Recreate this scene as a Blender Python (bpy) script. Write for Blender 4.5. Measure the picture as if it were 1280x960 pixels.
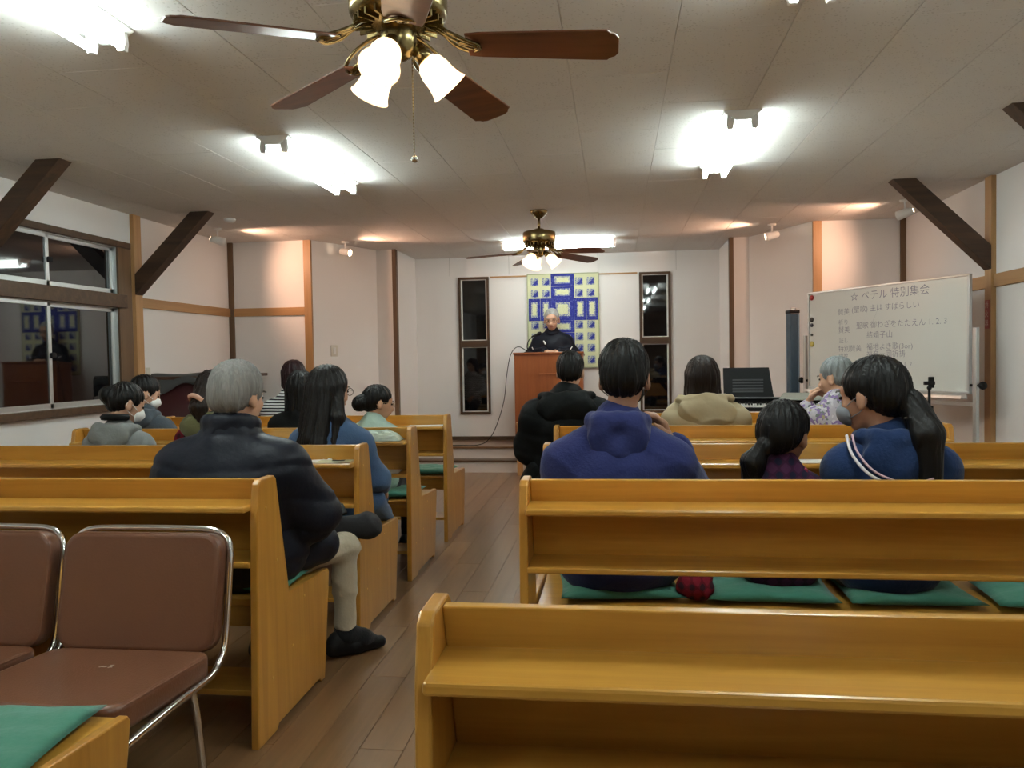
import bpy, bmesh, math, random
import numpy as np
from mathutils import Vector, Matrix, Euler

for o in list(bpy.data.objects):
    bpy.data.objects.remove(o, do_unlink=True)
SC = bpy.context.scene
COL = SC.collection
PI = math.pi

# ------------------------------------------------------------------ camera
F_PX = 1005.88
cam_d = bpy.data.cameras.new('camera')
cam_d.sensor_fit = 'HORIZONTAL'
cam_d.sensor_width = 36.0
cam_d.lens = 36.0 * F_PX / 1280.0
cam_d.clip_start = 0.05
cam = bpy.data.objects.new('camera', cam_d)
COL.objects.link(cam)
R_ = Vector((0.99168474, 0.12756183, -0.01701069))
U_ = Vector((0.01273942, 0.03422539, 0.99933294))
F_ = Vector((-0.12805894, 0.99123993, -0.03231573))
cam.matrix_world = Matrix(((R_.x, U_.x, -F_.x, 0), (R_.y, U_.y, -F_.y, 0),
                           (R_.z, U_.z, -F_.z, 1.30), (0, 0, 0, 1)))
SC.camera = cam

# ------------------------------------------------------------------ world, exposure
w = bpy.data.worlds.new('night')
SC.world = w
w.use_nodes = True
w.node_tree.nodes['Background'].inputs[0].default_value = (0.010, 0.012, 0.018, 1)
w.node_tree.nodes['Background'].inputs[1].default_value = 0.4
vs = SC.view_settings
vs.view_transform = 'Standard'
vs.look = 'None'
vs.exposure = 0.95
vs.gamma = 1.0
vs.use_curve_mapping = False
TUBE = 27.0          # emission of the fluorescent tubes
SPOT_W = 24.0         # watts of each ceiling spot
BULB = 45.0          # emission of the fan bulbs

# ------------------------------------------------------------------ materials
MATS = {}


def new_mat(name):
    m = bpy.data.materials.new(name)
    m.use_nodes = True
    nt = m.node_tree
    b = nt.nodes['Principled BSDF']
    return m, nt, b


def plain(name, col, rough=0.6, metal=0.0, bump=0.0, bscale=60.0, var=0.0, vscale=6.0,
          spec=0.5, sheen=0.0, coat=0.0, emit=None, estr=0.0, stretch=None, trans=0.0):
    if name in MATS:
        return MATS[name]
    m, nt, b = new_mat(name)
    b.inputs['Base Color'].default_value = (*col, 1)
    b.inputs['Roughness'].default_value = rough
    b.inputs['Metallic'].default_value = metal
    b.inputs['Specular IOR Level'].default_value = spec
    b.inputs['Sheen Weight'].default_value = sheen
    b.inputs['Coat Weight'].default_value = coat
    b.inputs['Transmission Weight'].default_value = trans
    if emit:
        b.inputs['Emission Color'].default_value = (*emit, 1)
        b.inputs['Emission Strength'].default_value = estr
    if bump > 0 or var > 0:
        tc = nt.nodes.new('ShaderNodeTexCoord')
        mp = nt.nodes.new('ShaderNodeMapping')
        nt.links.new(tc.outputs['Object'], mp.inputs[0])
        if stretch:
            mp.inputs['Scale'].default_value = stretch
        if bump > 0:
            n = nt.nodes.new('ShaderNodeTexNoise')
            n.inputs['Scale'].default_value = bscale
            n.inputs['Detail'].default_value = 4
            nt.links.new(mp.outputs[0], n.inputs['Vector'])
            bp = nt.nodes.new('ShaderNodeBump')
            bp.inputs['Strength'].default_value = bump
            bp.inputs['Distance'].default_value = 0.01
            nt.links.new(n.outputs['Fac'], bp.inputs['Height'])
            nt.links.new(bp.outputs[0], b.inputs['Normal'])
        if var > 0:
            n = nt.nodes.new('ShaderNodeTexNoise')
            n.inputs['Scale'].default_value = vscale
            n.inputs['Detail'].default_value = 5
            nt.links.new(mp.outputs[0], n.inputs['Vector'])
            mx = nt.nodes.new('ShaderNodeMix')
            mx.data_type = 'RGBA'
            mx.inputs['A'].default_value = (*[c * (1 - var) for c in col], 1)
            mx.inputs['B'].default_value = (*[min(1, c * (1 + var)) for c in col], 1)
            nt.links.new(n.outputs['Fac'], mx.inputs['Factor'])
            nt.links.new(mx.outputs['Result'], b.inputs['Base Color'])
    MATS[name] = m
    return m


def wood(name, c1, c2, rough=0.35, scale=1.0, axis='X', coat=0.25, bump=0.05, rnd=0.12):
    """Grain drawn out along one axis of the object, with a slight tone of its own per piece."""
    if name in MATS:
        return MATS[name]
    m, nt, b = new_mat(name)
    L = nt.links
    tc = nt.nodes.new('ShaderNodeTexCoord')
    oi = nt.nodes.new('ShaderNodeObjectInfo')
    add = nt.nodes.new('ShaderNodeVectorMath')
    add.operation = 'ADD'
    cmb = nt.nodes.new('ShaderNodeCombineXYZ')
    mul = nt.nodes.new('ShaderNodeMath')
    mul.operation = 'MULTIPLY'
    mul.inputs[1].default_value = 37.0
    L.new(oi.outputs['Random'], mul.inputs[0])
    for i in range(3):
        L.new(mul.outputs[0], cmb.inputs[i])
    L.new(tc.outputs['Object'], add.inputs[0])
    L.new(cmb.outputs[0], add.inputs[1])
    mp = nt.nodes.new('ShaderNodeMapping')
    s = {'X': (0.5, 9, 9), 'Y': (9, 0.5, 9), 'Z': (9, 9, 0.5)}[axis]
    mp.inputs['Scale'].default_value = [v * scale for v in s]
    L.new(add.outputs[0], mp.inputs[0])
    n = nt.nodes.new('ShaderNodeTexNoise')
    n.inputs['Scale'].default_value = 2.2
    n.inputs['Detail'].default_value = 6
    n.inputs['Roughness'].default_value = 0.6
    n.inputs['Distortion'].default_value = 0.6
    L.new(mp.outputs[0], n.inputs['Vector'])
    cr = nt.nodes.new('ShaderNodeValToRGB')
    cr.color_ramp.elements[0].position = 0.3
    cr.color_ramp.elements[0].color = (*c1, 1)
    cr.color_ramp.elements[1].position = 0.7
    cr.color_ramp.elements[1].color = (*c2, 1)
    L.new(n.outputs['Fac'], cr.inputs[0])
    hsv = nt.nodes.new('ShaderNodeHueSaturation')
    mr = nt.nodes.new('ShaderNodeMapRange')
    mr.inputs['To Min'].default_value = 1 - rnd
    mr.inputs['To Max'].default_value = 1 + rnd
    L.new(oi.outputs['Random'], mr.inputs['Value'])
    L.new(mr.outputs[0], hsv.inputs['Value'])
    L.new(cr.outputs[0], hsv.inputs['Color'])
    L.new(hsv.outputs[0], b.inputs['Base Color'])
    b.inputs['Roughness'].default_value = rough
    b.inputs['Coat Weight'].default_value = coat
    b.inputs['Coat Roughness'].default_value = 0.15
    bp = nt.nodes.new('ShaderNodeBump')
    bp.inputs['Strength'].default_value = bump
    bp.inputs['Distance'].default_value = 0.004
    L.new(n.outputs['Fac'], bp.inputs['Height'])
    L.new(bp.outputs[0], b.inputs['Normal'])
    MATS[name] = m
    return m


def emission(name, col, strength):
    if name in MATS:
        return MATS[name]
    m, nt, b = new_mat(name)
    b.inputs['Base Color'].default_value = (0.9, 0.9, 0.9, 1)
    b.inputs['Emission Color'].default_value = (*col, 1)
    b.inputs['Emission Strength'].default_value = strength
    MATS[name] = m
    return m


def ceiling_mat():
    m, nt, b = new_mat('ceiling_board')
    L = nt.links
    tc = nt.nodes.new('ShaderNodeTexCoord')
    v = nt.nodes.new('ShaderNodeTexVoronoi')
    v.inputs['Scale'].default_value = 60
    n = nt.nodes.new('ShaderNodeTexNoise')
    n.inputs['Scale'].default_value = 9
    L.new(tc.outputs['Object'], v.inputs['Vector'])
    L.new(tc.outputs['Object'], n.inputs['Vector'])
    ma = nt.nodes.new('ShaderNodeMath')
    ma.operation = 'MULTIPLY'
    ma.inputs[1].default_value = 0.42
    L.new(n.outputs['Fac'], ma.inputs[0])
    lt = nt.nodes.new('ShaderNodeMath')
    lt.operation = 'LESS_THAN'
    L.new(v.outputs['Distance'], lt.inputs[0])
    L.new(ma.outputs[0], lt.inputs[1])
    mx = nt.nodes.new('ShaderNodeMix')
    mx.data_type = 'RGBA'
    mx.inputs['A'].default_value = (0.74, 0.715, 0.69, 1)
    mx.inputs['B'].default_value = (0.60, 0.57, 0.54, 1)
    L.new(lt.outputs[0], mx.inputs['Factor'])
    L.new(mx.outputs['Result'], b.inputs['Base Color'])
    b.inputs['Roughness'].default_value = 0.9
    b.inputs['Specular IOR Level'].default_value = 0.2
    return m


def pattern_mat(name, kind):
    """Printed or woven cloth: floral, stripes, plaid, calico."""
    if name in MATS:
        return MATS[name]
    m, nt, b = new_mat(name)
    L = nt.links
    tc = nt.nodes.new('ShaderNodeTexCoord')
    b.inputs['Roughness'].default_value = 0.85
    b.inputs['Specular IOR Level'].default_value = 0.2

    def ramp(cols, src, interp='CONSTANT'):
        cr = nt.nodes.new('ShaderNodeValToRGB')
        cr.color_ramp.interpolation = interp
        el = cr.color_ramp.elements
        while len(el) < len(cols):
            el.new(0.5)
        for e, (p, c) in zip(el, cols):
            e.position = p
            e.color = (*c, 1)
        L.new(src, cr.inputs[0])
        return cr
    if kind == 'floral':
        v = nt.nodes.new('ShaderNodeTexVoronoi')
        v.inputs['Scale'].default_value = 62
        L.new(tc.outputs['Object'], v.inputs['Vector'])
        sp = nt.nodes.new('ShaderNodeSeparateColor')
        L.new(v.outputs['Color'], sp.inputs[0])
        cr = ramp([(0.0, (.42, .39, .44)), (.30, (.22, .15, .32)), (.55, (.46, .43, .47)),
                   (.66, (.16, .18, .17)), (.8, (.34, .32, .18)), (.88, (.55, .53, .56))], sp.outputs[0])
        L.new(cr.outputs[0], b.inputs['Base Color'])
    elif kind == 'stripe':
        wv = nt.nodes.new('ShaderNodeTexWave')
        wv.bands_direction = 'Z'
        wv.inputs['Scale'].default_value = 14
        wv.inputs['Distortion'].default_value = 0.6
        L.new(tc.outputs['Object'], wv.inputs['Vector'])
        cr = ramp([(0.0, (.02, .02, .025)), (.45, (.75, .75, .74))], wv.outputs['Fac'])
        L.new(cr.outputs[0], b.inputs['Base Color'])
    elif kind in ('plaid_red', 'plaid_dark'):
        base, line = ((.19, .010, .022), (.03, .008, .014)) if kind == 'plaid_red' else ((.06, .015, .05), (.012, .012, .03))
        outs = []
        for ax in ('X', 'Z'):
            wv = nt.nodes.new('ShaderNodeTexWave')
            wv.bands_direction = ax
            wv.inputs['Scale'].default_value = 7
            L.new(tc.outputs['Object'], wv.inputs['Vector'])
            outs.append(wv.outputs['Fac'])
        ad = nt.nodes.new('ShaderNodeMath')
        ad.operation = 'ADD'
        L.new(outs[0], ad.inputs[0])
        L.new(outs[1], ad.inputs[1])
        hf = nt.nodes.new('ShaderNodeMath')
        hf.operation = 'MULTIPLY'
        hf.inputs[1].default_value = 0.5
        L.new(ad.outputs[0], hf.inputs[0])
        cr = ramp([(0.0, base), (.45, tuple(c * .6 for c in base)), (.72, line)], hf.outputs[0])
        L.new(cr.outputs[0], b.inputs['Base Color'])
    elif kind in ('calico_blue', 'calico_mix', 'calico_yellow'):
        n = nt.nodes.new('ShaderNodeTexNoise')
        n.inputs['Scale'].default_value = 90
        n.inputs['Detail'].default_value = 2
        L.new(tc.outputs['Object'], n.inputs['Vector'])
        cols = {'calico_blue': [(0, (.030, .038, .25)), (.54, (.055, .07, .34)), (.68, (.22, .24, .42))],
                'calico_mix': [(0, (.10, .12, .36)), (.46, (.36, .40, .42)), (.56, (.60, .62, .46))],
                'calico_yellow': [(0, (.62, .64, .36)), (.50, (.72, .73, .50)), (.64, (.40, .43, .25))]}[kind]
        cr = ramp(cols, n.outputs['Fac'])
        L.new(cr.outputs[0], b.inputs['Base Color'])
    MATS[name] = m
    return m


def hair_mat(name, col, rough=0.42):
    if name in MATS:
        return MATS[name]
    m, nt, b = new_mat(name)
    L = nt.links
    tc = nt.nodes.new('ShaderNodeTexCoord')
    mp = nt.nodes.new('ShaderNodeMapping')
    mp.inputs['Scale'].default_value = (110, 110, 9)
    n = nt.nodes.new('ShaderNodeTexNoise')
    n.inputs['Scale'].default_value = 1.0
    n.inputs['Detail'].default_value = 5
    n.inputs['Distortion'].default_value = 0.7
    L.new(tc.outputs['Object'], mp.inputs[0])
    L.new(mp.outputs[0], n.inputs['Vector'])
    mx = nt.nodes.new('ShaderNodeMix')
    mx.data_type = 'RGBA'
    mx.inputs['A'].default_value = (*[c * .45 for c in col], 1)
    mx.inputs['B'].default_value = (*[min(1, c * 1.6) for c in col], 1)
    L.new(n.outputs['Fac'], mx.inputs['Factor'])
    L.new(mx.outputs['Result'], b.inputs['Base Color'])
    bp = nt.nodes.new('ShaderNodeBump')
    bp.inputs['Strength'].default_value = 0.55
    bp.inputs['Distance'].default_value = 0.006
    L.new(n.outputs['Fac'], bp.inputs['Height'])
    L.new(bp.outputs[0], b.inputs['Normal'])
    b.inputs['Roughness'].default_value = rough
    b.inputs['Specular IOR Level'].default_value = 0.22
    MATS[name] = m
    return m


def glass_mat():
    m, nt, b = new_mat('night_glass')
    b.inputs['Base Color'].default_value = (0.004, 0.004, 0.005, 1)
    b.inputs['Roughness'].default_value = 0.03
    b.inputs['IOR'].default_value = 1.75
    return m


M_WALL = plain('wall_paper', (.84, .815, .80), .85, bump=.06, bscale=220, spec=.2)
M_CEIL = ceiling_mat()
M_PINE = wood('pew_wood', (.44, .20, .026), (.62, .32, .055), .30, 1.0, 'X', coat=.35)
M_PINEV = wood('pew_wood_upright', (.42, .185, .026), (.58, .285, .050), .30, 1.0, 'Z', coat=.35)
M_FLOOR = wood('floor_wood', (.155, .082, .036), (.23, .128, .06), .28, .8, 'Y', coat=.2, rnd=.10)
M_BEAM = wood('dark_beam', (.030, .015, .008), (.085, .042, .020), .6, 1.0, 'X', coat=0)
M_POST = wood('light_post', (.36, .19, .075), (.48, .27, .11), .45, 1.0, 'Z', coat=.1)
M_RAIL = wood('light_rail', (.36, .19, .075), (.48, .27, .11), .45, 1.0, 'X', coat=.1)
M_DPOST = wood('brown_post', (.105, .058, .028), (.17, .095, .045), .5, 1.0, 'Z', coat=.05)
M_FRAME = wood('brown_frame', (.050, .026, .012), (.10, .052, .024), .5, 1.0, 'X', coat=.05)
M_LECT = wood('lectern_wood', (.23, .062, .014), (.33, .10, .026), .35, .7, 'Z', coat=.3)
M_ALU = plain('aluminium', (.62, .64, .64), .38, .85)
M_GLASS = glass_mat()
M_WHITE = plain('white_enamel', (.82, .82, .80), .4)
M_BRASS = plain('antique_brass', (.25, .19, .085), .26, 1.0)
M_BLADE = wood('fan_blade', (.10, .032, .012), (.19, .065, .024), .4, 1.0, 'X', coat=.2)
M_CHROME = plain('chrome', (.75, .75, .75), .12, 1.0)
M_BROWNV = plain('brown_vinyl', (.140, .056, .029), .33, bump=.10, bscale=160, var=.08, coat=.05)
M_GREEN = plain('green_cloth', (.045, .20, .14), .9, bump=.3, bscale=35, var=.15, sheen=.2)
M_BLACK = plain('black_plastic', (.006, .006, .007), .5, spec=.22)
M_GREYP = plain('grey_plastic', (.16, .165, .175), .45)
M_PAPER = plain('paper', (.78, .78, .76), .8)
M_INK = plain('marker_ink', (.19, .19, .25), .7)
M_SKIN = plain('skin', (.52, .30, .20), .5, var=.06, vscale=20, spec=.35)
M_SKIN2 = plain('skin_tan', (.36, .185, .115), .5, var=.06, vscale=20, spec=.35)
M_EYE = plain('eye_dark', (.02, .013, .010), .15)
M_LIP = plain('lips', (.40, .15, .13), .5)
M_MASKW = plain('mask_white', (.78, .78, .77), .8)

# ------------------------------------------------------------------ mesh helpers


def me_from(name, verts, faces, smooth=False):
    me = bpy.data.meshes.new(name)
    me.from_pydata([tuple(v) for v in verts], [], [tuple(f) for f in faces])
    me.validate()
    if smooth:
        me.polygons.foreach_set('use_smooth', [True] * len(me.polygons))
    me.update()
    return me


def link(name, me, mat=None, parent=None, loc=(0, 0, 0), rot=(0, 0, 0)):
    o = bpy.data.objects.new(name, me)
    COL.objects.link(o)
    if mat is not None and me is not None and not me.materials:
        me.materials.append(mat)
    o.location = loc
    o.rotation_euler = rot
    if parent is not None:
        o.parent = parent
    return o


def tag(o, label=None, cat=None, group=None, kind=None):
    if label:
        o['label'] = label
    if cat:
        o['category'] = cat
    if group:
        o['group'] = group
    if kind:
        o['kind'] = kind
    return o


def thing(name, label, cat, loc=(0, 0, 0), rz=0.0, group=None):
    o = link(name, None, loc=loc, rot=(0, 0, rz))
    o.empty_display_size = 0.1
    return tag(o, label, cat, group)


def struct(name, me, mat, parent=None):
    o = link(name, me, mat, parent)
    if parent is None:
        o['kind'] = 'structure'
    return o


def copy_tree(src, parent=None):
    c = src.copy()
    COL.objects.link(c)
    c.parent = parent
    for ch in list(src.children):
        copy_tree(ch, c)
    return c


class MB:
    """Collects shapes into one mesh."""

    def __init__(self):
        self.bm = bmesh.new()

    def box(self, lo, hi, bev=0.0, M=None, seg=2):
        bm = bmesh.new()
        bmesh.ops.create_cube(bm, size=1)
        lo, hi = Vector(lo), Vector(hi)
        c = (lo + hi) / 2
        s = hi - lo
        for v in bm.verts:
            v.co = Vector((v.co.x * s.x, v.co.y * s.y, v.co.z * s.z)) + c
        if bev > 0:
            bmesh.ops.bevel(bm, geom=bm.edges[:], offset=bev, segments=seg, affect='EDGES', profile=.5)
        return self._add(bm, M)

    def prism(self, pts, x0, x1, axis='X', bev=0.0, M=None, seg=2):
        """Polygon in the plane across axis, drawn out from x0 to x1."""
        bm = bmesh.new()

        def put(p, t):
            if axis == 'X':
                return (t, p[0], p[1])
            if axis == 'Y':
                return (p[0], t, p[1])
            return (p[0], p[1], t)
        a = [bm.verts.new(put(p, x0)) for p in pts]
        b = [bm.verts.new(put(p, x1)) for p in pts]
        n = len(pts)
        bm.faces.new(a)
        bm.faces.new(b[::-1])
        for i in range(n):
            bm.faces.new((a[i], b[i], b[(i + 1) % n], a[(i + 1) % n]))
        bmesh.ops.recalc_face_normals(bm, faces=bm.faces)
        if bev > 0:
            bmesh.ops.bevel(bm, geom=bm.edges[:], offset=bev, segments=seg, affect='EDGES', profile=.5)
        return self._add(bm, M)

    def lathe(self, prof, n=20, M=None, cap=True):
        """prof: list of (r, z) turned about z."""
        bm = bmesh.new()
        rings = []
        for r, z in prof:
            rings.append([bm.verts.new((r * math.cos(2 * PI * i / n), r * math.sin(2 * PI * i / n), z)) for i in range(n)])
        for a, b in zip(rings, rings[1:]):
            for i in range(n):
                bm.faces.new((a[i], a[(i + 1) % n], b[(i + 1) % n], b[i]))
        if cap:
            bm.faces.new(rings[0][::-1])
            bm.faces.new(rings[-1])
        for f in bm.faces:
            f.smooth = True
        return self._add(bm, M)

    def tube(self, pts, r, n=8, closed=False, M=None, r_end=None):
        bm = bmesh.new()
        pts = [Vector(p) for p in pts]
        m = len(pts)
        rings = []
        up = Vector((0.123, 0.257, 0.958)).normalized()
        prev = None
        for i, p in enumerate(pts):
            if closed:
                d = pts[(i + 1) % m] - pts[i - 1]
            else:
                d = pts[min(i + 1, m - 1)] - pts[max(i - 1, 0)]
            d.normalize()
            u = (prev - d * prev.dot(d)) if prev is not None else d.cross(up)
            if u.length < 1e-4:
                u = d.cross(Vector((1, 0, 0)))
            u.normalize()
            prev = u
            v = d.cross(u)
            rr = r if r_end is None else r + (r_end - r) * i / (m - 1)
            rings.append([bm.verts.new(p + (u * math.cos(2 * PI * k / n) + v * math.sin(2 * PI * k / n)) * rr) for k in range(n)])
        pr = list(zip(rings, rings[1:]))
        if closed:
            pr.append((rings[-1], rings[0]))
        for a, b in pr:
            for k in range(n):
                f = bm.faces.new((a[k], a[(k + 1) % n], b[(k + 1) % n], b[k]))
                f.smooth = True
        if not closed:
            bm.faces.new(rings[0][::-1])
            bm.faces.new(rings[-1])
        return self._add(bm, M)

    def ball(self, c, r, M=None, seg=12):
        bm = bmesh.new()
        bmesh.ops.create_uvsphere(bm, u_segments=seg, v_segments=max(6, seg // 2 + 2), radius=1)
        r = (r, r, r) if isinstance(r, (int, float)) else r
        for v in bm.verts:
            v.co = Vector((v.co.x * r[0] + c[0], v.co.y * r[1] + c[1], v.co.z * r[2] + c[2]))
        for f in bm.faces:
            f.smooth = True
        return self._add(bm, M)

    def _add(self, bm, M):
        if M is not None:
            bmesh.ops.transform(bm, matrix=M, verts=bm.verts)
        tmp = bpy.data.meshes.new('tmp')
        bm.to_mesh(tmp)
        bm.free()
        self.bm.from_mesh(tmp)
        bpy.data.meshes.remove(tmp)
        return self

    def mesh(self, name):
        bmesh.ops.recalc_face_normals(self.bm, faces=self.bm.faces)
        me = bpy.data.meshes.new(name)
        self.bm.to_mesh(me)
        self.bm.free()
        return me

    def build(self, name, mat, parent=None, loc=(0, 0, 0), rot=(0, 0, 0)):
        return link(name, self.mesh(name), mat, parent, loc, rot)


def smooth_path(pts, n=6):
    """Catmull-Rom through the points."""
    P = [Vector(p) for p in pts]
    out = []
    for i in range(len(P) - 1):
        p0, p1, p2, p3 = P[max(i - 1, 0)], P[i], P[i + 1], P[min(i + 2, len(P) - 1)]
        for k in range(n):
            t = k / n
            out.append(0.5 * ((2 * p1) + (p2 - p0) * t + (2 * p0 - 5 * p1 + 4 * p2 - p3) * t * t
                              + (3 * p1 - p0 - 3 * p2 + p3) * t ** 3))
    out.append(P[-1])
    return out


def text_mesh(name, body, size, mat, parent, loc, rot, ax='LEFT', sx=1.0):
    """Lettering as a flat mesh."""
    c = bpy.data.curves.new(name, 'FONT')
    c.body = body
    c.size = size
    c.resolution_u = 2
    c.offset = -.0006
    c.align_x = ax
    c.align_y = 'CENTER'
    tmp = bpy.data.objects.new(name, c)
    COL.objects.link(tmp)
    dg = bpy.context.evaluated_depsgraph_get()
    me = bpy.data.meshes.new_from_object(tmp.evaluated_get(dg))
    bpy.data.objects.remove(tmp)
    bpy.data.curves.remove(c)
    me.materials.clear()
    o = link(name, me, mat, parent, loc, rot)
    o.scale.x = sx
    return o


# ------------------------------------------------------------------ soft bodies: distance field -> one continuous surface

def sdf_mesh(prims, vox, k=0.02, disp=None):
    """prims: ('e',c,r[,R]) ellipsoid, ('c',a,b,ra,rb) tapered limb, ('b',c,half,round[,R]) soft box; a leading '-' cuts."""
    lo = np.full(3, 1e9)
    hi = -lo

    def bounds(p):
        if p[0][-1] == 'e':
            r = max(p[2])
            return np.array(p[1]) - r, np.array(p[1]) + r
        if p[0][-1] == 'c':
            r = max(p[3], p[4])
            a, b = np.array(p[1]), np.array(p[2])
            return np.minimum(a, b) - r, np.maximum(a, b) + r
        r = float(np.linalg.norm(p[2])) + p[3]
        return np.array(p[1]) - r, np.array(p[1]) + r
    for p in prims:
        if p[0][0] == '-':
            continue
        a, b = bounds(p)
        lo = np.minimum(lo, a)
        hi = np.maximum(hi, b)
    lo = lo - 4 * vox - .012
    hi = hi + 4 * vox + .012
    n = np.ceil((hi - lo) / vox).astype(int) + 1
    ax = [(lo[i] + vox * np.arange(n[i])).astype(np.float32) for i in range(3)]
    f = np.full(n, 1.0, np.float32)
    for p in prims:
        a, b = bounds(p)
        pad = k + 3 * vox + .012
        i0 = np.clip(np.floor((a - pad - lo) / vox).astype(int), 0, n - 1)
        i1 = np.clip(np.ceil((b + pad - lo) / vox).astype(int) + 1, 1, n)
        if np.any(i1 <= i0):
            continue
        sl = tuple(slice(i0[j], i1[j]) for j in range(3))
        X = ax[0][sl[0]][:, None, None]
        Y = ax[1][sl[1]][None, :, None]
        Z = ax[2][sl[2]][None, None, :]
        kind = p[0][-1]
        if kind in 'eb':
            c = p[1]
            x, y, z = X - c[0], Y - c[1], Z - c[2]
            R = p[-1] if isinstance(p[-1], Matrix) else None
            if R is not None:
                x, y, z = (R[0][0] * x + R[1][0] * y + R[2][0] * z,
                           R[0][1] * x + R[1][1] * y + R[2][1] * z,
                           R[0][2] * x + R[1][2] * y + R[2][2] * z)
            if kind == 'e':
                r = p[2]
                k0 = np.sqrt((x / r[0]) ** 2 + (y / r[1]) ** 2 + (z / r[2]) ** 2)
                k1 = np.sqrt((x / r[0] ** 2) ** 2 + (y / r[1] ** 2) ** 2 + (z / r[2] ** 2) ** 2) + 1e-6
                d = k0 * (k0 - 1) / k1
            else:
                h = p[2]
                qx, qy, qz = np.abs(x) - h[0], np.abs(y) - h[1], np.abs(z) - h[2]
                d = np.sqrt(np.maximum(qx, 0) ** 2 + np.maximum(qy, 0) ** 2 + np.maximum(qz, 0) ** 2) \
                    + np.minimum(np.maximum(np.maximum(qx, qy), qz), 0) - p[3]
        else:
            A, B = np.array(p[1], float), np.array(p[2], float)
            ba = B - A
            bb = float(ba @ ba) + 1e-9
            x, y, z = X - A[0], Y - A[1], Z - A[2]
            h = np.clip((x * ba[0] + y * ba[1] + z * ba[2]) / bb, 0, 1)
            d = np.sqrt((x - ba[0] * h) ** 2 + (y - ba[1] * h) ** 2 + (z - ba[2] * h) ** 2) - (p[3] + (p[4] - p[3]) * h)
        g = f[sl]
        if p[0][0] == '-':
            d = -d
            h = np.clip(.5 - .5 * (g - d) / (k * .5), 0, 1)
            f[sl] = g * (1 - h) + d * h + k * .5 * h * (1 - h)
        else:
            h = np.clip(.5 + .5 * (g - d) / k, 0, 1)
            f[sl] = g * (1 - h) + d * h - k * h * (1 - h)
    if disp is not None:
        f = f + disp(ax[0][:, None, None], ax[1][None, :, None], ax[2][None, None, :]).astype(np.float32)
    # surface nets
    s = f < 0
    cs = [s[i:n[0] - 1 + i, j:n[1] - 1 + j, l:n[2] - 1 + l] for i in (0, 1) for j in (0, 1) for l in (0, 1)]
    cnt = sum(c.astype(np.int8) for c in cs)
    act = (cnt > 0) & (cnt < 8)
    idx = np.argwhere(act)
    if len(idx) == 0:
        return me_from('empty', [], [])
    vid = np.full(act.shape, -1, np.int64)
    vid[act] = np.arange(len(idx))
    acc = np.zeros((len(idx), 3))
    num = np.zeros(len(idx))
    corners = [(i, j, l) for i in (0, 1) for j in (0, 1) for l in (0, 1)]
    vals = {c: f[idx[:, 0] + c[0], idx[:, 1] + c[1], idx[:, 2] + c[2]] for c in corners}
    for c in corners:
        for d in range(3):
            if c[d]:
                continue
            e = list(c)
            e[d] = 1
            e = tuple(e)
            va, vb = vals[c], vals[e]
            m = (va < 0) != (vb < 0)
            t = np.where(m, va / np.where(m, va - vb, 1), 0)
            pt = np.tile(np.array(c, float), (len(idx), 1))
            pt[:, d] = t
            acc[m] += pt[m]
            num[m] += 1
    V = (idx + acc / num[:, None]) * vox + lo
    faces = []
    for d in range(3):
        u, v_ = (d + 1) % 3, (d + 2) % 3
        sa = [slice(1, n[i] - 1) for i in range(3)]
        sb = list(sa)
        sa[d] = slice(0, n[d] - 1)
        sb[d] = slice(1, n[d])
        A, B = s[tuple(sa)], s[tuple(sb)]
        for flip, mask in ((False, A & ~B), (True, ~A & B)):
            w_ = np.argwhere(mask)
            if len(w_) == 0:
                continue
            off = np.ones(3, int)
            off[d] = 0
            base = w_ + off
            q = []
            for du, dv in ((0, 0), (-1, 0), (-1, -1), (0, -1)):
                o = base.copy()
                o[:, u] += du
                o[:, v_] += dv
                q.append(vid[o[:, 0], o[:, 1], o[:, 2]])
            q = np.stack(q, 1)
            faces.append(q[:, ::-1] if flip else q)
    Fq = np.concatenate(faces)
    Fq = Fq[(Fq >= 0).all(1)]
    me = bpy.data.meshes.new('surface')
    me.vertices.add(len(V))
    me.vertices.foreach_set('co', V.astype(np.float32).ravel())
    me.loops.add(len(Fq) * 4)
    me.loops.foreach_set('vertex_index', Fq.astype(np.int32).ravel())
    me.polygons.add(len(Fq))
    me.polygons.foreach_set('loop_start', np.arange(0, len(Fq) * 4, 4, dtype=np.int32))
    me.polygons.foreach_set('use_smooth', np.ones(len(Fq), bool))
    me.update(calc_edges=True)
    me.validate()
    return me


# ------------------------------------------------------------------ the room
XL, XR, ZC = -4.05, 2.745, 2.564
YA, YB, YC, Y0 = 8.10, 9.00, 9.95, -3.4
XLA, XLB, XLC = -3.14, -2.71, -2.49     # left: chancel diagonal, short return, opening
XRA, XRB, XRC = 1.90, 1.445, 1.25
ZST = 0.28                              # platform

fl = struct('floor', MB().box((XL - .1, Y0 - .1, -.08), (XR + .1, YC + .1, -.004)).mesh('floor'), M_FLOOR)
PW, PL = 0.1515, 1.818
pl_me = MB().box((0.0008, 0.001, -.004), (PW - .0008, PL - .001, 0.0), .0006, seg=1).mesh('plank')
pl_me.materials.append(M_FLOOR)
nx = int(math.ceil((XR - XL) / PW))
for i in range(nx):
    x = XL + i * PW
    y = 0.75 - (0.606 * (i % 3))
    while y < YB - .02:
        if y + PL > 1.6:
            o = link('plank', pl_me, None, fl, (x, y, 0))
            if x + PW > XR:
                o.scale.x = (XR - x) / PW
            if y + PL > YB + .05:
                o.scale.y = (YB + .05 - y) / PL
        y += PL

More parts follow.
